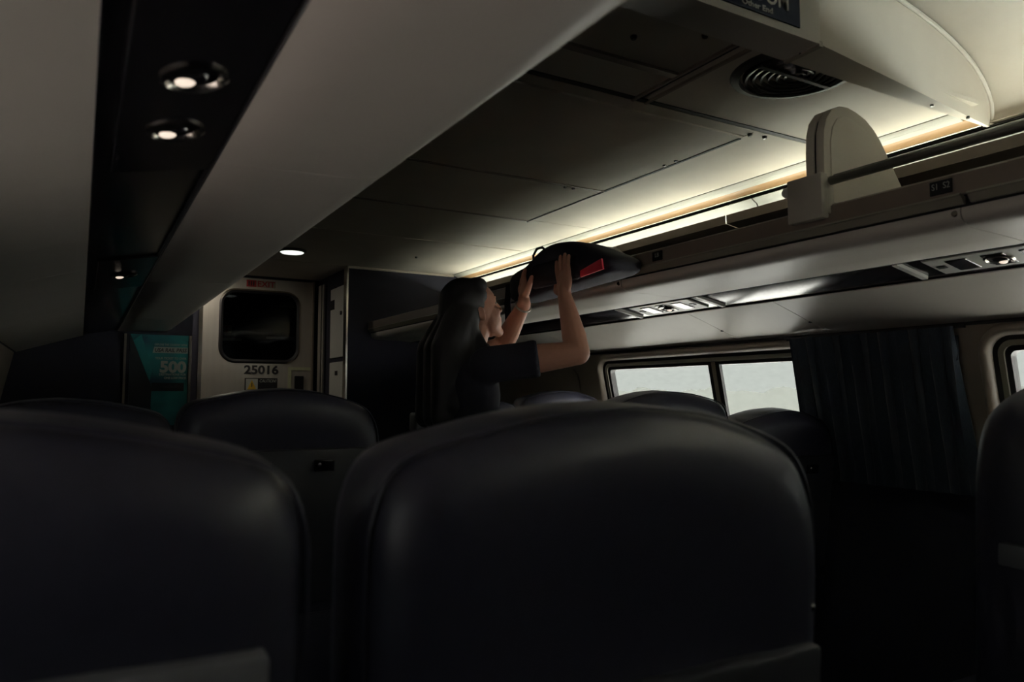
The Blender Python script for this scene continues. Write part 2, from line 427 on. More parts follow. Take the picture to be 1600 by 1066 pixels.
# ------------------------------------------------------------------ curtains
def curtain(sx, y0, y1, label, folds, seed, amp=0.010):
    rnd = random.Random(seed); nY = folds*10; nZ = 14
    m = MB(); vs = []; fs = []
    ph = [rnd.uniform(-0.5, 0.5) for _ in range(folds+1)]
    for j in range(nZ+1):
        z = 0.93+(1.468-0.93)*j/nZ
        for i in range(nY+1):
            t = i/nY; y = y0+(y1-y0)*t
            fi = t*folds
            w = math.sin(2*math.pi*fi+ph[int(min(folds, fi))]*0.6)*amp*(1.0 if z < 1.44 else 0.75)
            w += 0.004*math.sin(9*y+6*z)
            x = wx(z)-0.037-w
            vs.append((sx*x, y+0.008*math.sin(5*z+i), z))
    W = nY+1
    for j in range(nZ):
        for i in range(nY): fs.append((j*W+i, j*W+i+1, (j+1)*W+i+1, (j+1)*W+i))
    k = len(vs)
    vs2 = [(x+sx*0.003, y, z) for x, y, z in vs]
    fs2 = [tuple(i+k for i in f[::-1]) for f in fs]
    rim = [(j*W, (j+1)*W, k+(j+1)*W, k+j*W) for j in range(nZ)]+[(j*W+nY, (j+1)*W+nY, k+(j+1)*W+nY, k+j*W+nY) for j in range(nZ)]
    rim += [(i, i+1, k+i+1, k+i) for i in range(nY)]+[(nZ*W+i, nZ*W+i+1, k+nZ*W+i+1, k+nZ*W+i) for i in range(nY)]
    m.add(vs+vs2, fs+fs2+rim)
    t = empty('curtain', (sx*1.34, (y0+y1)/2, 0.93)); inv = Matrix.Translation(-Vector(t.location))
    m.map(lambda v: inv @ v).build('fabric', M['curtain'], t, smooth=60)
    MB().box(sx*(XT-0.012), sx*(XT-0.022), y0-0.02, y1+0.02, 1.462, 1.474).map(lambda v: inv @ v).build('track', M['black'], t, smooth=0)
    hem = MB().box(sx*(XT-0.02), sx*(XT-0.013), y0+0.003, y0+0.012, 1.36, 1.44).map(lambda v: inv @ v).build('hem', M['curtain'], t, smooth=0)
    return tag(t, label, 'curtain')
curtain(1, 1.325, 1.965, 'dark navy pleated curtain gathered between the two right-hand windows', 11, 3)
curtain(-1, 1.50, 3.20, 'dark navy pleated curtain drawn across the far left window', 26, 4)

# ------------------------------------------------------------------ sloping wall panels above the windows (per side)
def upper_panels(sx, wall):
    side = 1 if sx > 0 else -1
    brk = [Y0, 0.62, 1.795, 2.225, 3.30, YB]
    for i in range(len(brk)-1):
        pts = [(sx*1.047, 1.578), (sx*1.12, 1.5555), (sx*1.24, 1.516), (sx*1.335, 1.4845), (sx*1.352, 1.4805)]
        MB().strip(pts, brk[i]+0.0015, brk[i+1]-0.0015, 0.008, side).build('upper_panel', M['cream'], wall, smooth=30)
    # dark shadow gap over the windows and closing plate behind the joints
    MB().strip([(sx*1.352, 1.490), (sx*1.366, 1.470)], Y0, YB, 0.004, side).build('gap_strip', M['black'], wall, smooth=0)
    MB().strip([(sx*1.03, 1.60), (sx*1.36, 1.497)], Y0, YB, 0.004, side).build('backing', M['shell'], wall, smooth=0)
    for y in (2.2253, 1.795):
        MB().lathe([(0.0001, -0.003), (0.006, -0.003), (0.006, 0.004)], (sx*1.24, y, 1.516), 10).build('latch', M['dark_metal'], wall)
upper_panels(1, wall_right); upper_panels(-1, wall_left)
# black beading on the right window wall directly under the panel
MB().box(1.345, 1.362, Y0, YB, 1.4695, 1.4775).build('beading', M['black'], wall_right, smooth=0)

# ------------------------------------------------------------------ ceiling
ceil = empty('ceiling', (0, 3.0, CZ)); tag(ceil, 'flat panelled ceiling over the aisle and racks', kind='structure')
cinv = Matrix.Translation(-Vector(ceil.location))
def cpart(m, name, material, smooth=30): return m.map(lambda v: cinv @ v).build(name, material, ceil, smooth=smooth)
G = 0.003
def cpanel(x0, x1, y0, y1, dz=0.0, name='ceiling_panel'):
    return cpart(MB().box(x0+G, x1-G, y0+G, y1-G, CZ+dz, CZ+dz+0.012), name, M['panel'], 0)
for (a, b) in ((3.72, YB), (3.035, 3.72)):
    cpanel(-1.19, -0.45, a, b); cpanel(-0.45, 1.19, a, b)
cpanel(-1.19, -0.8, 1.635, 3.035); cpanel(0.8, 1.19, 1.635, 3.035)
cpanel(-0.8, 0.8, 1.635+0.05, 2.435, -0.004, 'ceiling_hatch'); cpanel(-0.8, 0.8, 2.435, 3.035, -0.004, 'ceiling_hatch')
cpanel(-0.8, 0.8, 1.635, 1.685)
cpanel(-0.35, 0.30, 1.20, 1.635); cpanel(0.325, 1.19, 1.15, 1.635); cpanel(-1.19, -0.375, 1.15, 1.635)
cpanel(-0.8, 0.8, YB, YD)
cpart(MB().box(-1.4, 1.4, 1.25, YD+0.1, CZ+0.02, CZ+0.03), 'ceiling_backing', M['shell'], 0)
# seams, gaskets and hardware
for y, x0, x1 in ((1.635, -0.2, 1.17), (3.72, -0.2, 1.17)):
    cpart(MB().box(x0, x1, y-0.009, y+0.003, CZ-0.004, CZ+0.001), 'seam_strip', M['panel'], 0)
cpart(MB().box(-0.2, 1.18, 1.606, 1.625, CZ-0.003, CZ+0.001), 'seam_shade', M['rubber'], 0)  # dark strip stands in for the shading along this ceiling seam
cpart(MB().box(-0.2, 0.79, 2.428, 2.446, CZ-0.007, CZ-0.003), 'seam_strip', M['brown'], 0)
cpart(MB().box(-0.2, 0.79, 3.030, 3.046, CZ-0.007, CZ-0.003), 'seam_strip', M['brown'], 0)
cpart(MB().box(0.792, 0.803, 1.70, 2.435, CZ-0.006, CZ+0.002), 'hatch_gasket', M['rubber'], 0)
cpart(MB().box(0.794, 0.802, 2.445, 3.03, CZ-0.006, CZ+0.002), 'hatch_gasket', M['rubber'], 0)
for x in (0.286, 0.334):
    cpart(MB().box(x-0.004, x+0.004, 1.22, 1.625, CZ-0.008, CZ), 'trim_bar', M['brown'], 0)
cpart(MB().box(-0.3, 0.28, 1.428, 1.452, CZ-0.008, CZ), 'trim_bar', M['brown'], 0)
for (x, y) in ((0.775, 2.04), (0.775, 1.98), (0.66, 2.46), (0.62, 2.46), (0.80, 3.05), (0.05, 1.33), (0.19, 1.24), (0.80, 1.66), (0.70, 4.2), (0.86, 1.652)):
    cpart(MB().lathe([(0.0001, -0.009), (0.006, -0.009), (0.008, -0.004), (0.008, 0.0)], (x, y, CZ), 10), 'screw', M['dark_metal'])

# vault over the nearest rows, higher than the flat part
vault = []
for (x, z) in ((0.0, 2.305), (0.40, 2.305), (0.71, 2.302), (0.86, 2.297), (0.97, 2.288), (1.062, 2.275), (1.14, 2.258), (1.20, 2.240), (1.26, 2.208), (1.295, 2.178), (1.315, 2.145), (1.318, 2.11), (1.313, 2.088), (1.304, 2.075)):
    vault.append((x, z))
full = mirror(vault)[::-1]+vault[1:]
cpart(MB().strip(full, Y0, 1.205, 0.01, 1), 'vault', M['panel'], 40)

# end face of the dropped ceiling, bowed towards the viewer, with a rolled bead along its arch
def front_y(x): return 1.045+0.106*math.sqrt(x*x+0.01)
face = MB(); n = len(full); zb = 2.064
vs = []; fs = []
for (x, z) in full:
    zz = max(z-0.012, zb+0.001); y = front_y(x)
    vs += [(x, y, zb-0.004), (x, y, zz), (x, 1.205, zz), (x, 1.190, zb-0.004)]
for i in range(n-1):
    a, b = 4*i, 4*i+4
    fs += [(a, b, b+1, a+1), (a+1, b+1, b+2, a+2), (a+3, b+3, b, a), (a+2, b+2, b+3, a+3)]
fs += [(0, 1, 2, 3), (4*n-4, 4*n-3, 4*n-2, 4*n-1)]
# trim to the flat part's width so that it ends at the cove
face.add(vs, fs)
trim1 = face.build('trim_1', M['panel'], smooth=30); tag(trim1, 'cream arched end face where the ceiling steps down behind the sign', kind='structure')
bead = MB().tube([(x, front_y(x)-0.004, max(z-0.014, zb)) for x, z in full if abs(x) < 1.316], 0.006, 8)
bead.build('bead', M['cream'], trim1)
for x in (0.98, 1.16):
    MB().lathe([(0.0001, -0.006), (0.005, -0.006), (0.005, 0.001)], (x, 1.17, zb-0.004), 8).build('screw', M['dark_metal'], trim1)

# round air vent in the ceiling
vent = empty('air_vent', (0.545, 1.275, CZ)); tag(vent, 'round dark ceiling air vent with concentric rings beside the sign', 'vent')
MB().lathe([(0.165, 0.0), (0.160, -0.007), (0.142, -0.010), (0.136, 0.004)], (0, 0, 0), 48).build('rim', M['black'], vent)
MB().lathe([(0.136, 0.002), (0.0001, 0.002)], (0, 0, 0), 48).build('recess', M['black'], vent)
for i, r in enumerate((0.025, 0.045, 0.065, 0.085, 0.105, 0.124)):
    MB().lathe([(r, 0.002), (r-0.004, -0.012), (r+0.003, -0.014), (r+0.009, 0.002)], (0, 0, 0), 48).build('ring', M['gloss_black'], vent)
MB().box(-0.13, 0.13, -0.006, 0.006, -0.015, -0.010).build('crossbar', M['black'], vent, smooth=0)

# ------------------------------------------------------------------ cove moulding and cove light
def cove(sx, wall, lit):
    side = 1 if sx > 0 else -1
    far = YB-0.004
    # fluted white moulding
    pts = [(1.190, 2.094), (1.197, 2.089), (1.203, 2.091), (1.211, 2.086), (1.217, 2.087), (1.226, 2.081), (1.235, 2.078)]
    MB().strip([(sx*x, z) for x, z in pts], 1.225, far, 0.004, side).build('cove_moulding', M['moulding'], wall, smooth=25)
    pts = [(1.235, 2.078), (1.243, 2.082), (1.252, 2.078), (1.259, 2.068), (1.263, 2.058)]
    MB().strip([(sx*x, z) for x, z in pts], 1.19, far, 0.004, side).build('cove_groove', M['tan'], wall, smooth=50)
    MB().strip([(sx*1.2615, 2.0590), (sx*1.267, 2.0575)], 1.19, far, 0.003, side).build('cove_lip', M['cream'], wall, smooth=0)
    MB().strip([(sx*1.30, 2.06), (sx*1.57, 1.9)], Y0, far, 0.006, side).build('cove_backing', M['shell'], wall, smooth=0)
    MB().strip([(sx*1.19, 2.10), (sx*1.33, 2.07), (sx*1.33, 2.06)], 1.22, far, 0.006, side).build('cove_backing', M['shell'], wall, smooth=0)
cove(1, wall_right, True); cove(-1, wall_left, False)

def cove_light(sx, lit, label):
    t = empty('cove_light', (sx*1.25, 1.0, 1.90)); tag(t, label, 'light fixture')
    inv = Matrix.Translation(-Vector(t.location)); side = 1 if sx > 0 else -1
    segs = [(Y0+0.02, 0.875), (0.882, 2.10), (2.107, 3.40), (3.407, YB-0.08)]
    for (a, b) in segs:
        MB().strip([(sx*1.150, 1.964), (sx*1.150, 1.933), (sx*1.30, 1.912), (sx*1.345, 1.925)], a, b, 0.004, -side).map(lambda v: inv @ v).build('trough', M['brown'], t, smooth=0)
        pts = [(1.345, 1.925), (1.350, 1.960), (1.345, 2.0), (1.325, 2.035), (1.295, 2.052)]
        MB().strip([(sx*x, z) for x, z in (pts[:-1] if b < 1 else pts)], a, b, 0.003, -side).map(lambda v: inv @ v).build('reflector', M['reflector'], t, smooth=50)
        if lit:
            MB().tube([(sx*1.25, a+0.05, 1.935), (sx*1.25, b-0.05, 1.935)], 0.010, 12).map(lambda v: inv @ v).build('lamp_tube', M['lamp_near'] if b < 1 else M['lamp_on'], t)
        for y in (a+0.035, b-0.035):
            MB().box(sx*1.235, sx*1.265, y-0.012, y+0.012, 1.922, 1.966).map(lambda v: inv @ v).build('lamp_holder', M['white_paint'], t, smooth=0)
    MB().prism([(sx*1.145, 1.933), (sx*1.15, 1.966), (sx*1.245, 1.975), (sx*1.262, 2.05), (sx*1.30, 2.052), (sx*1.352, 1.96), (sx*1.345, 1.92)], 'y', YB-0.078, YB-0.07).map(lambda v: inv @ v).build('end_plate', M['cream'], t, smooth=0)
    return t
cove_light(1, True, 'lit white cove light trough running above the right luggage rack')

# ------------------------------------------------------------------ luggage racks
def rack(sx, label):
    side = 1 if sx > 0 else -1
    t = empty('luggage_rack', (sx*0.86, 1.06, 1.60)); tag(t, label, 'luggage rack')
    inv = Matrix.Translation(-Vector(t.location))
    def put(m, name, material, smooth=30): return m.map(lambda v: inv @ v).build(name, material, t, smooth=smooth)
    S = lambda pts: [(sx*x, z) for x, z in pts]
    brk = [Y0, -0.28, 0.897, 2.08, 3.26, YB-0.003] if sx > 0 else [Y0, -0.1, 1.215, 2.60, 3.95, YB-0.003]
    for i in range(len(brk)-1):
        a, b = brk[i]+0.0015, brk[i+1]-0.0015
        pts = [(0.601, 1.6615), (0.598, 1.650), (0.601, 1.638), (0.610, 1.629), (0.624, 1.6225), (0.642, 1.6195), (0.70, 1.6175), (0.78, 1.6150), (0.878, 1.6105), (0.882, 1.614)]
        put(MB().strip(S(pts), a, b, 0.006, side), 'fascia_panel', M['cream'], 50)
        put(MB().lathe([(0.0001, -0.004), (0.006, -0.004), (0.008, 0.0), (0.008, 0.002)], (0, 0, 0), 12).map(lambda v: Vector((sx*(0.600+v.z), a+0.012+v.x, 1.648+v.y))), 'screw', M['chrome'])
    # upper front rail: brown web over an olive ledge with a shadow gap below
    a, b = Y0, YB-0.003
    put(MB().prism(S([(0.580, 1.729), (0.586, 1.734), (0.594, 1.729), (0.594, 1.684), (0.580, 1.684)]), 'y', a, b), 'front_web', M['brown'], 20)
    for (p, q) in ((a, 0.872), (0.886, b)):
        put(MB().prism(S([(0.5765, 1.686), (0.5765, 1.682), (0.581, 1.680), (0.592, 1.6645), (0.600, 1.6645), (0.600, 1.686)]), 'y', p, q), 'ledge', M['olive'], 20)
    put(MB().prism(S([(0.600, 1.668), (0.600, 1.659), (0.612, 1.659), (0.612, 1.668)]), 'y', a, b), 'shadow_gap', M['black'], 0)
    put(MB().prism(S([(0.594, 1.690), (1.36, 1.700), (1.36, 1.692), (0.594, 1.682)]), 'y', a, b), 'rack_floor', M['black'], 0)
    put(MB().prism(S([(1.355, 1.69), (1.362, 1.69), (1.362, 1.93), (1.355, 1.93)]), 'y', a, b), 'back_panel', M['black'], 0)
    # recessed glossy strip for the reading lights
    put(MB().strip(S([(0.876, 1.622), (0.884, 1.6165), (1.045, 1.5855), (1.050, 1.578)]), a, b, 0.006, side), 'light_strip', M['gloss_black'], 25)
    put(MB().strip(S([(0.874, 1.616), (0.884, 1.609), (0.889, 1.615)]), a, b, 0.002, side), 'strip_edge', M['black'], 25)
    return t
rack_r = rack(1, 'long luggage rack on the right wall with brown front rail and cream underside')
rack_l = rack(-1, 'long grey luggage rack overhead on the left with two glinting reading lights')

# tubular guard rail of the near bay
gr = empty('guard_rail', (0.575, 0.0, 1.78)); tag(gr, 'dark metal tube rail along the front of the right luggage rack', 'rail')
MB().tube([(0, Y0+0.05, 0.012), (0, 1.20, 0.012)], 0.0115, 16).build('tube', M['rail_metal'], gr)
MB().box(-0.003, 0.003, Y0+0.05, 1.19, 0.0205, 0.0245).build('groove_insert', M['rubber'], gr, smooth=0)
MB().lathe([(0.0001, 0.055), (0.010, 0.055), (0.0135, 0.050), (0.0135, 0.016), (0.0001, 0.016)], (0, 0, 0), 16).map(lambda v: Vector((v.x, 1.29+v.z, v.y+0.012))).build('end_cap', M['white_paint'], gr)
MB().tube([(0, 1.30, 0.012), (0, 1.335, 0.012)], 0.009, 12).build('stub', M['black'], gr)

# rack dividers
def divider(y, label):
    t = empty('rack_divider', (0.575, y, 1.70)); tag(t, label, 'divider')
    out = [(0.568, 1.700), (0.568, 1.88), (0.571, 1.925), (0.583, 1.962), (0.607, 1.990), (0.640, 2.004), (0.672, 2.006), (0.705, 2.000), (0.745, 1.987), (0.778, 1.966), (0.806, 1.940), (0.835, 1.903), (0.905, 1.812), (1.02, 1.662+0.045), (0.60, 1.70)]
    out = [(x-0.575, z-1.70) for x, z in out]
    ins = [(0.592, 1.74), (0.592, 1.90), (0.602, 1.940), (0.622, 1.966), (0.648, 1.977), (0.680, 1.974), (0.735, 1.955), (0.762, 1.935), (0.80, 1.89), (0.880, 1.785), (0.90, 1.745)]
    ins = [(x-0.575, z-1.70) for x, z in ins]
    def bev(poly, y0, y1, name, material, b=0.006):
        bm = bmesh.new(); vs = [bm.verts.new((p[0], y0, p[1])) for p in poly]; f = bm.faces.new(vs)
        r = bmesh.ops.extrude_face_region(bm, geom=[f])
        for v in r['geom']:
            if isinstance(v, bmesh.types.BMVert): v.co.y = y1
        bmesh.ops.recalc_face_normals(bm, faces=bm.faces)
        ed = [e for e in bm.edges if abs(e.verts[0].co.y-e.verts[1].co.y) < 1e-6]
        bmesh.ops.bevel(bm, geom=ed, offset=b, segments=2, affect='EDGES', profile=0.6)
        bm.verts.index_update(); m = MB().add([v.co.copy() for v in bm.verts], [[v.index for v in q.verts] for q in bm.faces]); bm.free()
        return m.build(name, material, t, smooth=40)
    bev(out, 0.0, 0.026, 'fin', M['fin_cream']); bev(out, 0.031, 0.057, 'fin', M['fin_cream'])
    MB().prism([(x*0.96+0.004, z*0.985) for x, z in out], 'y', 0.026, 0.031).build('core', M['black'], t, smooth=0)
    bev(ins, -0.004, 0.006, 'raised_face', M['fin_cream'], 0.003)
    cl = MB().rbox(-0.032, -0.006, -0.008, 0.098, -0.004, 0.112, 0.004)
    cl.build('clamp', M['clamp'], t, smooth=40)
    MB().rbox(-0.012, 0.02, -0.006, 0.09, 0.01, 0.105, 0.003).build('clamp_block', M['clamp'], t, smooth=40)
    return t
divider(1.212, 'cream rounded divider fin clamped to the right rack rail')
cb = empty('rack_bracket', (0.62, 2.30, 1.7005)); tag(cb, 'low cream bracket on the right rack just behind the black bag', 'bracket')
MB().prism([(-0.02, 0.0), (-0.02, 0.06), (0.06, 0.125), (0.125, 0.126), (0.165, 0.105), (0.26, 0.005)], 'y', -0.012, 0.012).build('plate', M['cream'], cb, smooth=0)
MB().box(-0.02, 0.36, -0.03, 0.03, 0.0, 0.008).build('foot', M['cream'], cb, smooth=0)

# seat number plate on the rack
pl = empty('seat_number_plate', (0.578, 0.925, 1.692)); tag(pl, 'small dark plate reading S1 S2 on the right rack front', 'sign')
MB().rbox(-0.0015, 0.0015, -0.024, 0.026, 0.0, 0.032, 0.0012, 1).build('plate', M['black'], pl)
text('lettering', 'S1  S2', 0.020, (-0.002, 0.021, 0.012), (0, -1, 0), (0, 0, 1), M['letter'], pl, 0.0003, width=0.040)
pl2 = empty('seat_number_plate', (0.578, 1.86, 1.692)); tag(pl2, 'small dark seat number plate on the rack front beside the black bag', 'sign')
MB().rbox(-0.0015, 0.0015, -0.024, 0.026, 0.0, 0.032, 0.0012, 1).build('plate', M['black'], pl2)
text('lettering', 'L8', 0.020, (-0.002, 0.012, 0.012), (0, -1, 0), (0, 0, 1), M['letter'], pl2, 0.0003)

# ------------------------------------------------------------------ reading lights in the strips
def strip_z(x): return 1.6165+(abs(x)-0.884)*(1.5855-1.6165)/(1.045-0.884)
ang = math.atan2(1.6165-1.5855, 1.045-0.884)
def reading_unit(sx, y, lamps, label, group, spacing=0.185, white=True):
    xc = sx*0.955
    t = empty('reading_light_unit', (xc, y, strip_z(0.955)-0.001)); tag(t, label, 'reading light', group)
    t.rotation_euler = (0, sx*ang, 0)
    if white:
        MB().rbox(-0.060, 0.060, -0.17, 0.17, -0.006, 0.002, 0.002, 1).build('plate', M['white_paint'], t)
        for yy in (-0.235, 0.235):
            MB().box(-0.072, 0.072, yy-0.008, yy+0.008, -0.009, 0.001).build('end_bar', M['white_paint'], t, smooth=0)
        for yy in (-0.09, 0.0, 0.09):
            MB().rbox(-0.040, 0.040, yy-0.028, yy+0.028, -0.0085, -0.005, 0.0015, 1).build('black_insert', M['gloss_black'], t)
        for yy in (-0.145, 0.145):
            MB().box(-0.008, 0.008, yy-0.012, yy+0.012, -0.0085, -0.005).build('switch', M['black'], t, smooth=0)
    else:
        MB().rbox(-0.070, 0.070, -0.30, 0.30, -0.005, 0.002, 0.002, 1).build('plate', M['gloss_black'], t)
    for yy in lamps:
        m = MB().lathe([(0.034, -0.004), (0.036, -0.009), (0.031, -0.012), (0.027, -0.008), (0.024, 0.0)], (0, yy, 0), 24)
        m.build('lamp_rim', M['chrome'], t)
        MB().ell((0.006*sx, yy, -0.004), (0.022, 0.022, 0.010), seg=16, rings=8).build('lamp_ball', M['gloss_black'], t)
        MB().ell((0.011*sx, yy-0.004, -0.0115), (0.011, 0.010, 0.005), seg=14, rings=8).build('lamp_lens', M['read_glint'], t)
    return t
reading_unit(-1, 0.955, (-0.095, 0.092), 'black reading light panel with two glinting lamps, in the left rack nearest the viewer', 'reading light panels', white=False)
reading_unit(-1, 2.42, (-0.02,), 'black reading light panel with one glint, further along the left rack', 'reading light panels', white=False)
reading_unit(1, 2.24, (0.0,), 'white reading light panel with black inserts, under the right rack above the far window', 'reading light panels')
reading_unit(1, 1.0, (0.0,), 'pale reading light panel under the right rack above the dark curtain', 'reading light panels')

# ------------------------------------------------------------------ hanging restroom sign
sg = empty('restroom_sign', (0.0, 1.07, 2.03)); tag(sg, 'long overhead sign box with navy face reading RESTROOM Other End', 'sign')
sinv = Matrix.Translation(-Vector(sg.location))
def sput(m, name, material, smooth=30): return m.map(lambda v: sinv @ v).build(name, material, sg, smooth=smooth)
def sy(x): return 1.048
xs = [-0.35, -0.24, -0.12, 0.0, 0.12, 0.24, 0.349]
bx = MB(); vs = []; fs = []
for x in xs: vs += [(x, sy(x), 2.03), (x, sy(x), 2.25), (x, 1.143, 2.25), (x, 1.143, 2.03)]
for i in range(len(xs)-1):
    a, b = 4*i, 4*i+4
    fs += [(a, b, b+1, a+1), (a+1, b+1, b+2, a+2), (a+2, b+2, b+3, a+3), (a+3, b+3, b, a)]
fs += [(0, 1, 2, 3), (4*len(xs)-4, 4*len(xs)-3, 4*len(xs)-2, 4*len(xs)-1)]
sput(bx.add(vs, fs), 'housing', M['cream'])
# navy face panel proud of the housing
fp = MB(); vs = []; fs = []; px = [-0.279, -0.19, -0.1, 0.0, 0.1, 0.19, 0.279]
for x in px: vs += [(x, sy(x)-0.003, 2.0485), (x, sy(x)-0.003, 2.195), (x, sy(x)+0.002, 2.195), (x, sy(x)+0.002, 2.0485)]
for i in range(len(px)-1):
    a, b = 4*i, 4*i+4
    fs += [(a, b, b+1, a+1), (a+1, b+1, b+2, a+2), (a+3, b+3, b, a)]
fs += [(0, 1, 2, 3), (4*len(px)-4, 4*len(px)-3, 4*len(px)-2, 4*len(px)-1)]
sput(fp.add(vs, fs), 'face', M['sign_navy'], 0)
d = Vector((1, 0, 0))
def on_face(x, z): return Vector((x, sy(x)-0.0042, z))-Vector(sg.location)
def sign_line(body, size, x0, x1, z, bold):
    o = text('lettering', body, size, on_face(x0, z), d, (0, 0, 1), M['sign_letter'], sg, 0.0005, bold=bold, width=x1-x0)
    off = on_face(x0, z).x-min(v.co.x for v in o.data.vertices)
    for v in o.data.vertices: v.co.x += off
    return o
sign_line('RESTROOM', 0.052, 0.005, 0.241, 2.0768, 0.0006)
sign_line('Other End', 0.0170, 0.100, 0.191, 2.0562, 0.0003)
br = MB().box(0.345, 0.357, sy(0.349), 1.146, 2.025, 2.038)
sput(br, 'end_bracket', M['taupe'], 0)
sput(MB().lathe([(0.0001, -0.003), (0.004, -0.003), (0.005, 0.001)], (0.348, 1.10, 2.03), 10), 'screw', M['dark_metal'])

# ------------------------------------------------------------------ far bulkheads, end door, vestibule
wf = empty('wall_front', (0, YB, 0)); tag(wf, 'dark bulkheads either side of the end door passage', kind='structure')
def wput(m, name, material, smooth=30): return m.map(lambda v: v-Vector((0, YB, 0))).build(name, material, wf, smooth=smooth)
wput(MB().box(0.438, 1.60, YB, YB+0.04, 0, 2.46), 'bulkhead', M['dark_wall'], 0)
wput(MB().box(-1.60, -0.492, YB, YB+0.04, 0, 2.46), 'bulkhead', M['dark_wall'], 0)
wput(MB().box(0.428, 0.440, YB-0.012, YB+0.05, 0, CZ-0.002), 'edge_trim', M['chrome'], 0)
wput(MB().box(0.438, 1.20, YB-0.012, YB-0.001, CZ-0.016, CZ-0.001), 'top_trim', M['taupe'], 0)
wput(MB().box(0.566, 0.572, YB-0.008, YB, 0.75, 1.165), 'panel_edge', M['chrome'], 0)
# passage side walls
wput(MB().box(0.452, 0.462, YB+0.04, YD, 0, CZ), 'passage_side', M['dark_wall'], 0)
wput(MB().box(-0.52, -0.49, YB+0.04, YD, 0, CZ), 'passage_side', M['dark_wall'], 0)
wput(MB().rbox(0.442, 0.452, 4.80, 5.115, 1.505, 1.985, 0.003, 1), 'service_panel', M['white_paint'])
wput(MB().rbox(0.442, 0.452, 4.80, 5.115, 1.10, 1.475, 0.003, 1), 'service_panel', M['white_paint'])
wput(MB().box(0.438, 0.446, 5.02, 5.115, 1.84, 1.905), 'service_handle', M['black'], 0)
wput(MB().lathe([(0.0001, -0.006), (0.014, -0.006), (0.014, 0.002)], (0, 0, 0), 16).map(lambda v: Vector((0.441+v.z, 4.86+v.x, 1.80+v.y))), 'service_lock', M['black'])
wput(MB().box(0.439, 0.443, 4.925, 4.98, 1.385, 1.415), 'service_sticker', M['letter_dark'], 0)
# end wall around the door
wput(MB().box(-0.52, -0.368, YD, YD+0.05, 0, 2.2), 'end_panel', M['dark_wall'], 0)
wput(MB().box(0.402, 0.56, YD, YD+0.05, 0, 2.2), 'end_panel', M['dark_wall'], 0)
wput(MB().box(-0.52, 0.56, YD-0.005, YD+0.05, 2.078, 2.2), 'end_panel', M['dark_wall'], 0)
wput(MB().box(-0.370, -0.345, YD-0.03, YD+0.02, 0, 2.08), 'jamb', M['chrome'], 0)
wput(MB().box(0.400, 0.412, YD-0.03, YD+0.02, 0, 2.08), 'jamb', M['brown'], 0)
wput(MB().box(0.428, 0.438, 5.24, 5.27, 0, 2.04), 'jamb', M['steel'], 0)
wput(MB().box(0.424, 0.438, 5.29, 5.36, 0, 2.04), 'jamb', M['steel'], 0)

door = empty('door_1', (0.03, YD, 0)); tag(door, 'brushed steel end door with rounded window, number 25016 and EXIT strip', kind='structure')
def dput(m, name, material, smooth=30): return m.map(lambda v: v-Vector((0.03, YD, 0))).build(name, material, door, smooth=smooth)
lo = rr(-0.232, 0.315, 1.481, 1.993, 0.105, 8)
leaf = MB(); kk = len(lo); nn = 8
outer = []
cr_ = [(0.402, 2.08), (-0.346, 2.08), (-0.346, 0.0), (0.402, 0.0)]
for q in range(4):
    for i in range(nn+1):
        x, z = lo[q*(nn+1)+i]; cx, cz = cr_[q]
        if i == 0: outer.append((cx, z) if q in (0, 2) else (x, cz))
        elif i == nn: outer.append((x, cz) if q in (0, 2) else (cx, z))
        else: outer.append((cx, cz))
leaf.add([(x, YD, z) for x, z in lo]+[(x, YD, z) for x, z in outer], [(i, (i+1) % kk, kk+(i+1) % kk, kk+i) for i in range(kk)])
leaf.add([(x, YD, z) for x, z in lo]+[(x, YD+0.04, z) for x, z in lo], [(i, (i+1) % kk, kk+(i+1) % kk, kk+i) for i in range(kk)])
dput(leaf, 'leaf', M['steel'], 0)
rim = MB()
l2 = rr(-0.238, 0.321, 1.475, 1.999, 0.111, 8); l3 = rr(-0.226, 0.309, 1.487, 1.987, 0.099, 8); l4 = rr(-0.210, 0.293, 1.503, 1.971, 0.085, 8)
rim.add([(x, YD-0.001, z) for x, z in l2]+[(x, YD-0.008, z) for x, z in l3], [(i, (i+1) % kk, kk+(i+1) % kk, kk+i) for i in range(kk)])
dput(rim, 'window_rim', M['chrome'])
gk = MB().add([(x, YD-0.008, z) for x, z in l3]+[(x, YD+0.004, z) for x, z in l4], [(i, (i+1) % kk, kk+(i+1) % kk, kk+i) for i in range(kk)])
dput(gk, 'gasket', M['rubber'])
dput(MB().add([(x, YD+0.012, z) for x, z in l3]+[(x, YD+0.018, z) for x, z in l3], [tuple(range(kk)), tuple(range(kk, 2*kk))]+[(i, (i+1) % kk, kk+(i+1) % kk, kk+i) for i in range(kk)]), 'pane', M['dark_glass'], 0)
# EXIT strip
dput(MB().box(-0.062, 0.004, YD-0.004, YD-0.001, 2.016, 2.064), 'exit_pictogram', M['red'], 0)
dput(MB().box(0.004, 0.138, YD-0.004, YD-0.001, 2.016, 2.064), 'exit_strip', M['taupe'], 0)
D0 = Vector((0.03, YD, 0))
text('exit_lettering', 'EXIT', 0.056, Vector((0.010, YD-0.0055, 2.021))-D0, (1, 0, 0), (0, 0, 1), M['red'], door, 0.0004, bold=0.0012, width=0.120)
for (x0, x1, z0, z1) in ((-0.050, -0.042, 2.024, 2.056), (-0.034, -0.026, 2.024, 2.056), (-0.018, -0.010, 2.024, 2.056)):
    dput(MB().box(x0, x1, YD-0.006, YD-0.004, z0, z1), 'exit_bar', M['letter_dark'], 0)
text('car_number', '25016', 0.082, Vector((-0.064, YD-0.002, 1.402))-D0, (1, 0, 0), (0, 0, 1), M['letter_dark'], door, 0.0008, bold=0.003, width=0.236)
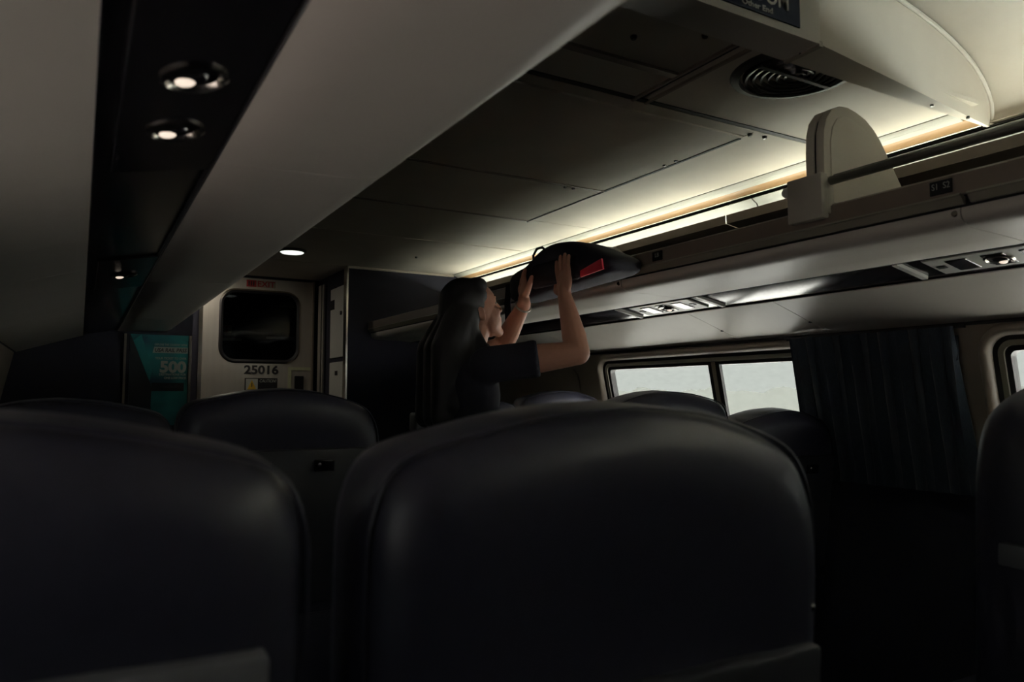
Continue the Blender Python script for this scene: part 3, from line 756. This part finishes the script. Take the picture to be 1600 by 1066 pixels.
dput(MB().box(-0.058, 0.165, YD-0.003, YD-0.001, 1.285, 1.372), 'caution_sticker', M['letter_dark'], 0)
dput(MB().box(-0.050, 0.030, YD-0.0045, YD-0.003, 1.288, 1.366), 'caution_square', M['letter'], 0)
dput(MB().prism([(-0.040, 1.292), (0.020, 1.292), (-0.010, 1.358)], 'y', YD-0.006, YD-0.0045), 'caution_triangle', M['yellow'], 0)
dput(MB().box(-0.0125, -0.0075, YD-0.0075, YD-0.006, 1.310, 1.338), 'caution_mark', M['letter_dark'], 0)
text('caution_lettering', 'CAUTION!', 0.030, Vector((0.040, YD-0.0045, 1.342))-D0, (1, 0, 0), (0, 0, 1), M['letter'], door, 0.0004, shear=0.2, width=0.115)
for i, w_ in enumerate((0.10, 0.11)):
    dput(MB().box(0.042, 0.042+w_, YD-0.0042, YD-0.003, 1.326-0.016*i, 1.330-0.016*i), 'caution_line', M['seat_plastic'], 0)
dput(MB().box(0.238, 0.400, YD-0.003, YD-0.001, 1.430, 1.453), 'luminous_mark', M['glow_paint'], 0)
dput(MB().box(0.238, 0.263, YD-0.003, YD-0.001, 1.10, 1.430), 'luminous_mark', M['glow_paint'], 0)
dput(MB().rbox(0.285, 0.35, YD-0.012, YD-0.001, 1.25, 1.39, 0.004, 1), 'latch_plate', M['black'])
# vestibule beyond the door: far door with its own EXIT strip and window frames
vb = empty('wall_vestibule', (0, YE, 0)); tag(vb, 'dark vestibule wall seen through the end door window', kind='structure')
def vput(m, name, material, smooth=0): return m.map(lambda v: v-Vector((0, YE, 0))).build(name, material, vb, smooth=smooth)
vput(MB().box(-1.6, 1.6, YE, YE+0.05, 0, 2.46), 'end_panel', M['dark_wall'])
vput(MB().box(-0.14, -0.08, YE-0.01, YE-0.002, 1.93, 2.09), 'pale_notice', M['glow_paint'])
vput(MB().box(-0.14, -0.08, YE-0.01, YE-0.002, 1.83, 1.90), 'exit_pictogram', M['red'])
vput(MB().box(-0.08, 0.15, YE-0.01, YE-0.002, 1.83, 1.90), 'exit_strip', M['taupe'])
text('exit_lettering', 'EXIT', 0.075, Vector((-0.07, YE-0.012, 1.838))-Vector((0, YE, 0)), (1, 0, 0), (0, 0, 1), M['red'], vb, 0.0006, bold=0.0015, width=0.20)
vput(MB().box(-0.14, 0.24, YE-0.02, YE-0.002, 1.755, 1.782), 'ledge', M['white_paint'])
vput(MB().box(0.46, 0.72, YE-0.02, YE-0.002, 1.785, 1.81), 'ledge', M['white_paint'])
lv = rr(-0.05, 0.32, 1.2, 1.72, 0.12, 8); lv2 = rr(-0.035, 0.305, 1.215, 1.705, 0.105, 8); q = len(lv)
vput(MB().add([(x, YE-0.008, z) for x, z in lv]+[(x, YE-0.012, z) for x, z in lv2], [(i, (i+1) % q, q+(i+1) % q, q+i) for i in range(q)]), 'window_rim', M['seat_plastic'])
# ceiling dome light in front of the door
vput(MB().box(-1.6, 1.6, YD+0.04, YE, CZ+0.002, CZ+0.03), 'vestibule_ceiling', M['dark_wall'])
dl = empty('dome_light', (-0.008, 4.37, CZ)); tag(dl, 'round lit dome light on the dark aisle ceiling before the end door', 'light fixture')
MB().lathe([(0.082, 0.0), (0.082, -0.008), (0.068, -0.014)], (0, 0, 0), 32).build('bezel', M['black'], dl)
MB().lathe([(0.068, -0.012), (0.060, -0.018), (0.030, -0.022), (0.0001, -0.023)], (0, 0, 0), 32).build('lens', M['lens_on'], dl)

M['passage_fill'] = mat('passage_fill_lens', (0.9, 0.9, 0.85), 0.4, emit=(1.0, 0.90, 0.74), strength=60.0)  # lens of a lamp added out of view to brighten the end door
pg = empty('passage_fill_light', (-0.36, 5.16, CZ)); tag(pg, 'small unseen ceiling light added in the passage to brighten the end door', 'light fixture')
MB().lathe([(0.062, 0.0), (0.062, -0.008), (0.050, -0.012)], (0, 0, 0), 24).build('bezel', M['black'], pg)
MB().lathe([(0.050, -0.010), (0.025, -0.015), (0.0001, -0.016)], (0, 0, 0), 24).build('lens', M['passage_fill'], pg)
vl = empty('vestibule_fill_light', (-0.3, 6.4, CZ)); tag(vl, 'dim ceiling light added to brighten the vestibule behind the end door', 'light fixture')  # lamp added to light what shows through the door window
MB().lathe([(0.082, 0.02), (0.082, -0.008), (0.068, -0.014)], (0, 0, 0), 24).build('bezel', M['black'], vl)
MB().lathe([(0.068, -0.012), (0.030, -0.022), (0.0001, -0.023)], (0, 0, 0), 24).build('lens', M['lens_on'], vl)

# ------------------------------------------------------------------ rail pass poster on the left bulkhead
po = empty('rail_pass_poster', (-0.665, YB-0.002, 1.06)); tag(po, 'framed teal poster reading USA RAIL PASS and 500 on the left bulkhead', 'poster')
P0 = Vector(po.location)
def pput(m, name, material, smooth=0): return m.map(lambda v: v-P0).build(name, material, po, smooth=smooth)
pput(MB().box(-0.815, -0.512, YB-0.008, YB-0.002, 1.08, 1.597), 'sheet', M['poster'])
pput(MB().prism([(-0.815, 1.597), (-0.70, 1.30), (-0.70, 1.08), (-0.815, 1.08)], 'y', YB-0.0088, YB-0.008), 'dark_corner', M['poster_dark'])
pput(MB().prism([(-0.80, 1.56), (-0.76, 1.597), (-0.70, 1.40), (-0.71, 1.33)], 'y', YB-0.0094, YB-0.0088), 'ribbon', M['poster_teal'])
pput(MB().prism([(-0.58, 1.597), (-0.512, 1.597), (-0.512, 1.55)], 'y', YB-0.0088, YB-0.008), 'light_corner', M['poster_teal'])
pput(MB().box(-0.509, -0.494, YB-0.016, YB, 1.06, 1.598), 'frame_bar', M['chrome'])
pput(MB().box(-0.846, -0.834, YB-0.016, YB, 1.06, 1.598), 'frame_bar', M['brown'])
def ptext(body, z, size, w, material=M['letter'], right=-0.520, bold=0.0, shear=0.0):
    o = text('lettering', body, size, Vector((right, YB-0.0100, z))-P0, (1, 0, 0), (0, 0, 1), material, po, 0.0003, align='RIGHT', bold=bold, shear=shear)
    xs = [v.co.x for v in o.data.vertices]; a, b = min(xs), max(xs); r = right-P0.x
    for v in o.data.vertices: v.co.x = r-(b-v.co.x)*w/(b-a)
    return o
ptext('EXPLORE THE COUNTRY WITH', 1.536, 0.016, 0.170, bold=0.0004)
pput(MB().prism([(-0.700, 1.493), (-0.514, 1.493), (-0.514, 1.528), (-0.692, 1.528)], 'y', YB-0.0092, YB-0.008), 'title_bar', M['letter'])
ptext('USA RAIL PASS', 1.500, 0.030, 0.168, M['letter_dark'], bold=0.0008, shear=0.2)
ptext('YOUR TICKET TO OVER', 1.457, 0.018, 0.166, bold=0.0004)
ptext('500', 1.384, 0.088, 0.140, bold=0.004)
ptext('DESTINATIONS FOR', 1.364, 0.018, 0.142, bold=0.0004)
ptext('ONE LOW PRICE', 1.344, 0.018, 0.116, bold=0.0006)
pput(MB().box(-0.70, -0.530, YB-0.0090, YB-0.008, 1.275, 1.322), 'photo_band', M['poster_dark'])
hill = [(-0.650, 1.298), (-0.625, 1.305), (-0.605, 1.312), (-0.585, 1.305), (-0.575, 1.316), (-0.555, 1.308), (-0.535, 1.300), (-0.56, 1.290), (-0.62, 1.291)]
pput(MB().prism(hill, 'y', YB-0.0096, YB-0.009), 'photo_skyline', M['seat_plastic'])

# ------------------------------------------------------------------ seats
def catmull(pts, n):
    out = []
    for i in range(len(pts)-1):
        p0 = Vector(pts[max(0, i-1)]); p1 = Vector(pts[i]); p2 = Vector(pts[i+1]); p3 = Vector(pts[min(len(pts)-1, i+2)])
        for k in range(n):
            t = k/n
            out.append(0.5*((2*p1)+(p2-p0)*t+(2*p0-5*p1+4*p2-p3)*t*t+(3*p1-p0-3*p2+p3)*t*t*t))
    out.append(Vector(pts[-1])); return out

TOP = 1.238
def outline(inner):
    lowp = [(0.245, 0.42), (0.260, 0.62), (0.268, 0.85), (0.271, 1.00)]
    outer_half = catmull(lowp+[(0.269, 1.075), (0.257, 1.14), (0.225, 1.186), (0.165, 1.212), (0.085, 1.231), (0.0, TOP)], 4)
    inner_half = catmull(lowp+[(0.272, 1.10), (0.268, 1.155), (0.245, 1.195), (0.185, 1.214), (0.095, 1.231), (0.0, TOP)], 4)
    L, R = (inner_half, outer_half) if inner < 0 else (outer_half, inner_half)
    return [(-p.x, p.y) for p in L]+[(p.x, p.y) for p in R[::-1][1:]]
def tilt(a):
    R = Matrix.Rotation(a, 3, 'X'); piv = Vector((0, 0, 1.10))
    return lambda v: R @ (v-piv)+piv
def back_mesh(a, loop_b):
    m = MB(); n = len(loop_b); vs = []; fs = []
    prof = [(0.16, 0.010), (0.09, 0.002), (0.045, 0.002), (0.020, 0.012), (0.006, 0.030), (0.0, 0.055), (0.0, 0.105), (0.006, 0.135), (0.022, 0.155), (0.05, 0.168), (0.10, 0.160), (0.16, 0.150)]
    for (ins, y) in prof:
        for (x, z) in loop_b:
            vs.append((x*(1-ins/0.266), y, 0.42+(z-0.42)*(1-ins/0.83)))
    for j in range(len(prof)-1):
        for i in range(n-1): fs.append((j*n+i, j*n+i+1, (j+1)*n+i+1, (j+1)*n+i))
        fs.append((j*n+n-1, j*n, (j+1)*n, (j+1)*n+n-1))
    for base in (0, (len(prof)-1)*n):
        for i in range((n-1)//2): 
            a_, b_, c_, d_ = base+i, base+i+1, base+n-2-i, base+n-1-i
            fs.append((a_, b_, d_) if b_ == c_ else (a_, b_, c_, d_))
    m.add(vs, fs); m.map(tilt(a))
    return m
def seat(x, y, label, arm, rec=math.radians(5), dz=0.0, handle=0, tray=1.078, group='leather coach seats', plate=False, inner=1, ws=1.0, traymat='seat_plastic'):
    loop_b = [(px*ws, pz) for px, pz in outline(inner)]
    t = empty('coach_seat', (x, y, 0)); tag(t, label, 'seat', group)
    T = tilt(rec)
    off = Vector((0, 0, dz))
    def put(m, name, material, smooth=40, tl=True):
        if tl: m.map(T)
        if tl: m.map(lambda v: v+off)
        return m.build(name, material, t, smooth=smooth)
    b = back_mesh(rec, loop_b).map(lambda v: v+off).build('backrest', M['leather'], t, smooth=70)
    # piping seam round the shell
    seam = [Vector((px*0.995, 0.030, 0.42+(pz-0.42)*0.998)) for px, pz in loop_b]
    put(MB().tube(seam, 0.0022, 6), 'piping', M['leather'], 60)
    tr = put(MB().rbox(-0.236*ws, 0.236*ws, -0.012, 0.012, 0.66, tray, 0.006), 'tray_table', M[traymat])
    put(MB().rbox(0.07, 0.125, -0.022, -0.006, tray-0.06, tray-0.028, 0.003), 'tray_latch', M['gloss_black'])
    put(MB().ell((0.083, -0.023, tray-0.040), (0.005, 0.003, 0.005), seg=10, rings=6), 'latch_screw', M['chrome'])
    put(MB().rbox(-0.225, 0.225, -0.010, 0.008, 0.44, 0.63, 0.006), 'magazine_pocket', M['leather'])
    for sx in (-1, 1):
        put(MB().ell((sx*0.243, 0.012, 1.012), (0.006, 0.005, 0.006), seg=10, rings=6), 'bolt', M['chrome'])
    put(MB().rbox(-0.25*ws, 0.25*ws, 0.10, 0.64, 0.33, 0.47, 0.035, 3), 'seat_cushion', M['leather'], tl=False)
    put(MB().rbox(-0.23, 0.23, 0.14, 0.60, 0.27, 0.33, 0.01), 'seat_frame', M['black'], tl=False)
    put(MB().box(-0.10, 0.10, 0.25, 0.50, 0.0, 0.27), 'pedestal', M['black'], 0, tl=False)
    put(MB().rbox(-0.20, 0.20, 0.22, 0.53, 0.0, 0.03, 0.008), 'foot_plate', M['black'], tl=False)
    for s in arm:
        put(MB().rbox(s*0.295-0.024, s*0.295+0.024, 0.12, 0.56, 0.60, 0.65, 0.014, 3), 'armrest', M['black'], tl=False)
        put(MB().box(s*0.295-0.012, s*0.295+0.012, 0.16, 0.24, 0.30, 0.60), 'arm_support', M['black'], 0, tl=False)
    if handle:
        put(MB().rbox(handle*0.262-0.035, handle*0.262+0.012, 0.02, 0.10, 1.075, 1.165, 0.012, 3), 'grab_handle', M['handle_plastic'])
    if plate:
        put(MB().rbox(-0.285, -0.262, 0.02, 0.10, 0.915, 0.955, 0.006), 'side_plate', M['handle_plastic'])
    return t
D4, D3 = math.radians(4), math.radians(3)
seat(-1.158, 0.535, 'black leather window seat directly ahead, filling the lower left corner', (1,), D4, inner=1, ws=0.955, traymat='tray_lit')
seat(-0.576, 0.555, 'large black leather aisle seat nearest the viewer, centre foreground', (1,), D4, inner=-1, tray=0.98)
seat(-1.095, 2.03, 'black leather left window seat in the second row, below the teal poster', (), D4, inner=1, ws=0.93)
seat(-0.562, 2.05, 'black leather left aisle seat in the second row, below the steel end door', (1,), D4, dz=0.026, inner=-1)
seat(0.60, 0.60, 'black leather aisle seat at the right edge, in front of the near window', (-1,), D3, dz=0.040, plate=True, inner=1)
seat(1.140, 0.60, 'black leather window seat at far right beside the near window', (), D3, dz=-0.02, inner=-1, ws=0.94)
seat(0.60, 1.82, 'black leather aisle seat right of the aisle, silhouetted against the far window', (-1,), D3, dz=0.024, inner=1)
seat(1.130, 1.80, 'black leather window seat beside the gathered curtain, lower than its neighbour', (), math.radians(8), dz=-0.045, inner=-1, ws=0.94)
seat(0.60, 3.22, 'black leather aisle seat beyond the standing person, with grey grab handle', (-1,), D3, handle=-1, inner=1)
seat(1.140, 3.22, 'leather window seat with pale sheen in front of the far window corner', (), D3, dz=0.034, inner=-1, ws=0.96)

# ------------------------------------------------------------------ black bag being lifted to the rack
bag = empty('travel_bag', (0.48, 2.26, 1.63)); tag(bag, 'soft black travel bag with a red tag, pushed onto the right luggage rack', 'bag')
B0 = Vector(bag.location)
secs = [  # y, x0, x1, z0, z1
    (1.905, 0.440, 0.555, 1.664, 1.694), (1.925, 0.415, 0.562, 1.650, 1.712), (2.00, 0.408, 0.566, 1.643, 1.742), (2.09, 0.405, 0.568, 1.638, 1.782),
    (2.17, 0.404, 0.568, 1.634, 1.803), (2.25, 0.402, 0.568, 1.630, 1.812), (2.33, 0.404, 0.568, 1.628, 1.804), (2.40, 0.408, 0.568, 1.622, 1.778),
    (2.46, 0.412, 0.568, 1.620, 1.752), (2.53, 0.418, 0.566, 1.618, 1.750), (2.59, 0.430, 0.562, 1.622, 1.738), (2.615, 0.455, 0.550, 1.650, 1.705)]
m = MB(); vs = []; fs = []; K = 20; rb = random.Random(2)
for (y, x0, x1, z0, z1) in secs:
    for k_ in range(K):
        a = 2*math.pi*k_/K; c, s_ = math.cos(a), math.sin(a)
        p = 0.55
        cx = math.copysign(abs(c)**p, c); cs = math.copysign(abs(s_)**p, s_)
        j = rb.uniform(-0.004, 0.004)
        vs.append(((x0+x1)/2+cx*((x1-x0)/2), y+j, (z0+z1)/2+cs*((z1-z0)/2+j*0.7)))
for i in range(len(secs)-1):
    for k_ in range(K): fs.append((i*K+k_, i*K+(k_+1) % K, (i+1)*K+(k_+1) % K, (i+1)*K+k_))
fs += [tuple(range(K))[::-1], tuple(range((len(secs)-1)*K, len(secs)*K))]
bo = m.add(vs, fs).map(lambda v: v-B0).build('body', M['bag'], bag, smooth=70)
ss = bo.modifiers.new('soft', 'SUBSURF'); ss.levels = 1; ss.render_levels = 2
MB().rbox(0.395, 0.42, 2.07, 2.36, 1.645, 1.735, 0.012, 3).map(lambda v: v-B0).build('front_pocket', M['bag'], bag)
MB().tube([(0.47, 2.36, 1.795), (0.462, 2.385, 1.815), (0.46, 2.42, 1.815), (0.462, 2.45, 1.795), (0.47, 2.46, 1.765)], 0.005, 8).map(lambda v: v-B0).build('grab_loop', M['bag'], bag)
MB().strip([(0.435, 1.70), (0.428, 1.62), (0.432, 1.55), (0.430, 1.46)], 2.575, 2.620, 0.004, 1).map(lambda v: v-B0).build('hanging_strap', M['bag'], bag)
MB().prism([(2.048, 1.649), (2.048, 1.671), (1.930, 1.694), (1.922, 1.658)], 'x', 0.4000, 0.4060).map(lambda v: v-B0).build('red_tag', M['red_tag'], bag, smooth=0)

# ------------------------------------------------------------------ the person in the aisle
per = empty('person', (0.08, 2.28, 0)); tag(per, 'person with long dark hair in a black T-shirt lifting a bag onto the rack', 'person')
Q0 = Vector(per.location)
HO = Vector((0.125, 2.300, 1.530))                  # between the ears
ht = math.radians(18); hy = math.radians(-7)
HR = Matrix.Rotation(hy, 3, 'Z') @ Matrix.Rotation(-ht, 3, 'Y')
def H(x, y, z): return HO+HR @ Vector((x, y, z))
sh_r = Vector((0.105, 2.115, 1.350)); sh_l = Vector((0.135, 2.455, 1.345))
el_r = Vector((0.335, 1.972, 1.386)); wr_r = Vector((0.345, 2.060, 1.580))
el_l = Vector((0.345, 2.490, 1.438)); wr_l = Vector((0.345, 2.325, 1.583))
b = MB()
# skull, face, neck
b.ell(H(0.000, 0, 0.028), (0.092, 0.073, 0.094), HR)
b.ell(H(0.042, 0, -0.018), (0.050, 0.056, 0.075), HR)
b.cap(H(0.040, 0.028, -0.055), 0.024, H(0.070, 0.006, -0.088), 0.013)
b.cap(H(0.040, -0.028, -0.055), 0.024, H(0.070, -0.006, -0.088), 0.013)
b.cap(H(0.050, 0, -0.055), 0.036, H(0.071, 0, -0.083), 0.018)
b.cap(H(0.084, 0, 0.026), 0.008, H(0.101, 0, -0.008), 0.008)
b.ell(H(0.097, 0, -0.013), (0.011, 0.014, 0.008), HR)
b.cap(H(0.076, 0.034, 0.038), 0.009, H(0.084, 0.0, 0.038), 0.010); b.cap(H(0.076, -0.034, 0.038), 0.009, H(0.084, 0.0, 0.038), 0.010)
b.ell(H(0.058, 0.034, -0.012), (0.026, 0.022, 0.030), HR); b.ell(H(0.058, -0.034, -0.012), (0.026, 0.022, 0.030), HR)
b.ell(H(0.082, 0, -0.040), (0.011, 0.022, 0.008), HR); b.ell(H(0.080, 0, -0.053), (0.011, 0.020, 0.008), HR); b.ell(H(0.074, 0, -0.045), (0.016, 0.028, 0.030), HR)
for s in (-1, 1):
    b.ell(H(-0.004, s*0.074, 0.000), (0.017, 0.007, 0.030), HR @ Matrix.Rotation(math.radians(-12), 3, 'Y')); b.ell(H(0.004, s*0.074, -0.018), (0.009, 0.007, 0.012), HR)
nk = Vector((0.085, 2.285, 1.36))
b.cap(H(-0.010, 0, -0.050), 0.052, nk, 0.058)
# torso
b.ell((0.075, 2.283, 1.25), (0.095, 0.145, 0.155)); b.ell((0.06, 2.283, 1.06), (0.085, 0.125, 0.16)); b.ell((0.05, 2.283, 0.90), (0.10, 0.160, 0.13))
b.cap((0.09, 2.18, 1.335), 0.055, (0.10, 2.39, 1.340), 0.055)
# arms
for (sh, el, wr) in ((sh_r, el_r, wr_r), (sh_l, el_l, wr_l)):
    b.cap(sh, 0.050, sh.lerp(el, 0.5), 0.049); b.cap(sh.lerp(el, 0.5), 0.049, el, 0.039)
    b.cap(el, 0.039, el.lerp(wr, 0.3), 0.040); b.cap(el.lerp(wr, 0.3), 0.040, wr, 0.0245)
# legs and feet
for s in (-1, 1):
    hip = Vector((0.05, 2.283+s*0.085, 0.86)); kn = Vector((0.06, 2.283+s*0.095, 0.47)); an = Vector((0.03, 2.283+s*0.10, 0.09))
    b.cap(hip, 0.088, kn, 0.056); b.cap(kn, 0.056, kn.lerp(an, 0.35)+Vector((-0.015, 0, 0)), 0.055); b.cap(kn.lerp(an, 0.35)+Vector((-0.015, 0, 0)), 0.055, an, 0.036)
    b.cap(an+Vector((-0.02, 0, -0.045)), 0.040, an+Vector((0.14, 0, -0.062)), 0.026)
# hands: palm flat on the bag, five fingers
def hand(wr, tipdir, across, normal, thumb_side, curl):
    f_ = tipdir.normalized(); a_ = across.normalized(); n_ = normal.normalized()
    pc = wr+f_*0.050
    R = Matrix((f_, a_, n_)).transposed()
    b.ell(pc, (0.052, 0.040, 0.016), R); b.cap(wr, 0.0235, wr+f_*0.03, 0.022)
    b.ell(wr+f_*0.075, (0.022, 0.038, 0.013), R)
    for i, (o_, L) in enumerate(((0.030, 0.068), (0.0105, 0.078), (-0.0095, 0.073), (-0.028, 0.056))):
        o2 = o_*thumb_side
        spread = o2*0.75
        p0_ = wr+f_*0.085+a_*o2
        d0 = (f_+a_*spread*6*0.9).normalized()
        p1_ = p0_+d0*L*0.42-n_*0.004
        p2_ = p1_+(d0+n_*curl*0.5).normalized()*L*0.32
        p3_ = p2_+(d0+n_*curl).normalized()*L*0.26
        b.cap(p0_-f_*0.01, 0.0092, p1_, 0.0084, 10); b.cap(p1_, 0.0084, p2_, 0.0078, 10); b.cap(p2_, 0.0078, p3_, 0.0068, 10)
    t0 = wr+f_*0.028+a_*0.028*thumb_side; t1 = t0+(f_*0.55+a_*0.75*thumb_side+n_*0.2).normalized()*0.038; t2 = t1+(f_*0.85+a_*0.35*thumb_side+n_*0.2).normalized()*0.030
    b.cap(t0, 0.0150, t1, 0.0115, 10); b.cap(t1, 0.0115, t2, 0.0082, 10)
td_r = Vector((0.16, 0.30, 0.94)); td_r.normalize(); nr = Vector((1, 0, -0.17)); nr = (nr-td_r*nr.dot(td_r)).normalized()
ac_r = td_r.cross(nr)
hand(wr_r, td_r, ac_r, nr, 1 if ac_r.y > 0 else -1, 0.12)
td_l = Vector((0.30, 0.58, 0.76)); td_l.normalize(); nl = Vector((1, -0.35, -0.17)); nl = (nl-td_l*nl.dot(td_l)).normalized()
ac_l = td_l.cross(nl)
hand(wr_l, td_l, ac_l, nl, -1 if ac_l.y > 0 else 1, 0.15)
body = b.map(lambda v: v-Q0).build('body', M['skin'], per, smooth=180)
rm = body.modifiers.new('fuse', 'REMESH'); rm.mode = 'VOXEL'; rm.voxel_size = 0.0034; rm.use_smooth_shade = True
sm = body.modifiers.new('smooth', 'SMOOTH'); sm.factor = 0.5; sm.iterations = 4

# T-shirt
c = MB()
c.ell((0.073, 2.283, 1.25), (0.118, 0.168, 0.175)); c.ell((0.06, 2.283, 1.06), (0.112, 0.150, 0.19)); c.ell((0.055, 2.283, 0.93), (0.122, 0.172, 0.12))
c.cap((0.09, 2.19, 1.335), 0.066, (0.10, 2.38, 1.340), 0.066); c.cap((0.085, 2.285, 1.36), 0.070, (0.085, 2.285, 1.33), 0.080)
for (sh, el) in ((sh_r, el_r), (sh_l, el_l)):
    d_ = (el-sh).normalized()
    c.cap(sh-d_*0.02, 0.062, sh+d_*0.07, 0.060, 18)
    c.tube([sh, sh+d_*0.06, sh+d_*0.11, sh+d_*0.145], [0.060, 0.060, 0.060, 0.063], 18)
shirt = c.map(lambda v: v-Q0).build('t_shirt', M['shirt'], per, smooth=180)
rm = shirt.modifiers.new('fuse', 'REMESH'); rm.mode = 'VOXEL'; rm.voxel_size = 0.008; rm.use_smooth_shade = True
sm = shirt.modifiers.new('smooth', 'SMOOTH'); sm.factor = 0.5; sm.iterations = 3
# trousers
c = MB()
c.ell((0.05, 2.283, 0.88), (0.118, 0.178, 0.13))
for s in (-1, 1):
    hip = Vector((0.05, 2.283+s*0.085, 0.86)); kn = Vector((0.06, 2.283+s*0.095, 0.47)); an = Vector((0.03, 2.283+s*0.10, 0.11))
    c.tube([hip+Vector((0, 0, 0.05)), hip, kn, an], [0.09, 0.102, 0.075, 0.068], 18)
tr = c.map(lambda v: v-Q0).build('trousers', M['pants'], per, smooth=180)
rm = tr.modifiers.new('fuse', 'REMESH'); rm.mode = 'VOXEL'; rm.voxel_size = 0.010; rm.use_smooth_shade = True
# shoes
for s in (-1, 1):
    MB().ell((0.085, 2.283+s*0.10, 0.04), (0.135, 0.048, 0.04)).map(lambda v: Vector((v.x, v.y, max(v.z, 0.002)))-Q0).build('shoe', M['black'], per, smooth=60)
# hair: cap over the skull and a long fall down the back
c = MB()
c.ell(H(-0.022, 0, 0.044), (0.092, 0.084, 0.094), HR)
c.ell(H(-0.055, 0, 0.010), (0.070, 0.080, 0.085), HR)
c.ell(H(0.022, 0.030, 0.090), (0.045, 0.040, 0.034), HR); c.ell(H(0.022, -0.030, 0.090), (0.045, 0.040, 0.034), HR)
c.ell(H(-0.036, -0.070, 0.045), (0.050, 0.018, 0.045), HR); c.ell(H(-0.036, 0.070, 0.045), (0.050, 0.018, 0.045), HR)
for s in (-1, 0, 1):
    c.cap(H(-0.060, s*0.045, 0.0), 0.062, (0.000, 2.285+s*0.060, 1.40), 0.064); c.cap((0.000, 2.285+s*0.060, 1.40), 0.064, (-0.025, 2.285+s*0.065, 1.18), 0.042)
c.ell(H(0.012, -0.064, 0.060), (0.034, 0.014, 0.030), HR)
c.ell(H(0.012, 0.064, 0.060), (0.034, 0.014, 0.030), HR)
c.cap(H(-0.048, -0.072, -0.030), 0.020, (0.095, 2.190, 1.400), 0.030); c.cap((0.095, 2.190, 1.400), 0.030, (0.150, 2.155, 1.35), 0.026)
c.cap(H(-0.042, -0.070, 0.0), 0.030, (0.055, 2.205, 1.37), 0.042); c.cap((0.055, 2.205, 1.37), 0.042, (0.0, 2.19, 1.22), 0.036)
c.cap(H(-0.042, 0.070, 0.0), 0.030, (0.055, 2.365, 1.37), 0.042)
hair = c.map(lambda v: v-Q0).build('hair', M['hair'], per, smooth=180)
rm = hair.modifiers.new('fuse', 'REMESH'); rm.mode = 'VOXEL'; rm.voxel_size = 0.006; rm.use_smooth_shade = True
sm = hair.modifiers.new('smooth', 'SMOOTH'); sm.factor = 0.5; sm.iterations = 4
# eyes, brows, lips
for s in (-1, 1):
    e = MB().ell(H(0.0735, s*0.031, 0.017), (0.0075, 0.012, 0.0065), HR, 14, 8).map(lambda v: v-Q0).build('eye', M['eye'], per, smooth=180)
    MB().ell(H(0.0795, s*0.031, 0.017), (0.0025, 0.005, 0.005), HR, 10, 6).map(lambda v: v-Q0).build('iris', M['letter_dark'], e, smooth=180)
    MB().cap(H(0.089, s*0.014, 0.042), 0.0035, H(0.079, s*0.044, 0.043), 0.0025, 8).map(lambda v: v-Q0).build('eyebrow', M['hair'], per, smooth=180)
MB().ell(H(0.089, 0, -0.0415), (0.0050, 0.016, 0.0045), HR, 12, 8).ell(H(0.087, 0, -0.0505), (0.0050, 0.014, 0.005), HR, 12, 8).map(lambda v: v-Q0).build('lips', M['lip'], per, smooth=180)
ax = (wr_l-el_l).normalized(); pa = ax.orthogonal().normalized(); pb = ax.cross(pa)
cc = wr_l-ax*0.012
MB().tube([cc+(pa*math.cos(t)+pb*math.sin(t))*0.0285 for t in [2*math.pi*i/24 for i in range(25)]], 0.004, 8, caps=False).map(lambda v: v-Q0).build('bracelet', M['bracelet'], per, smooth=60)
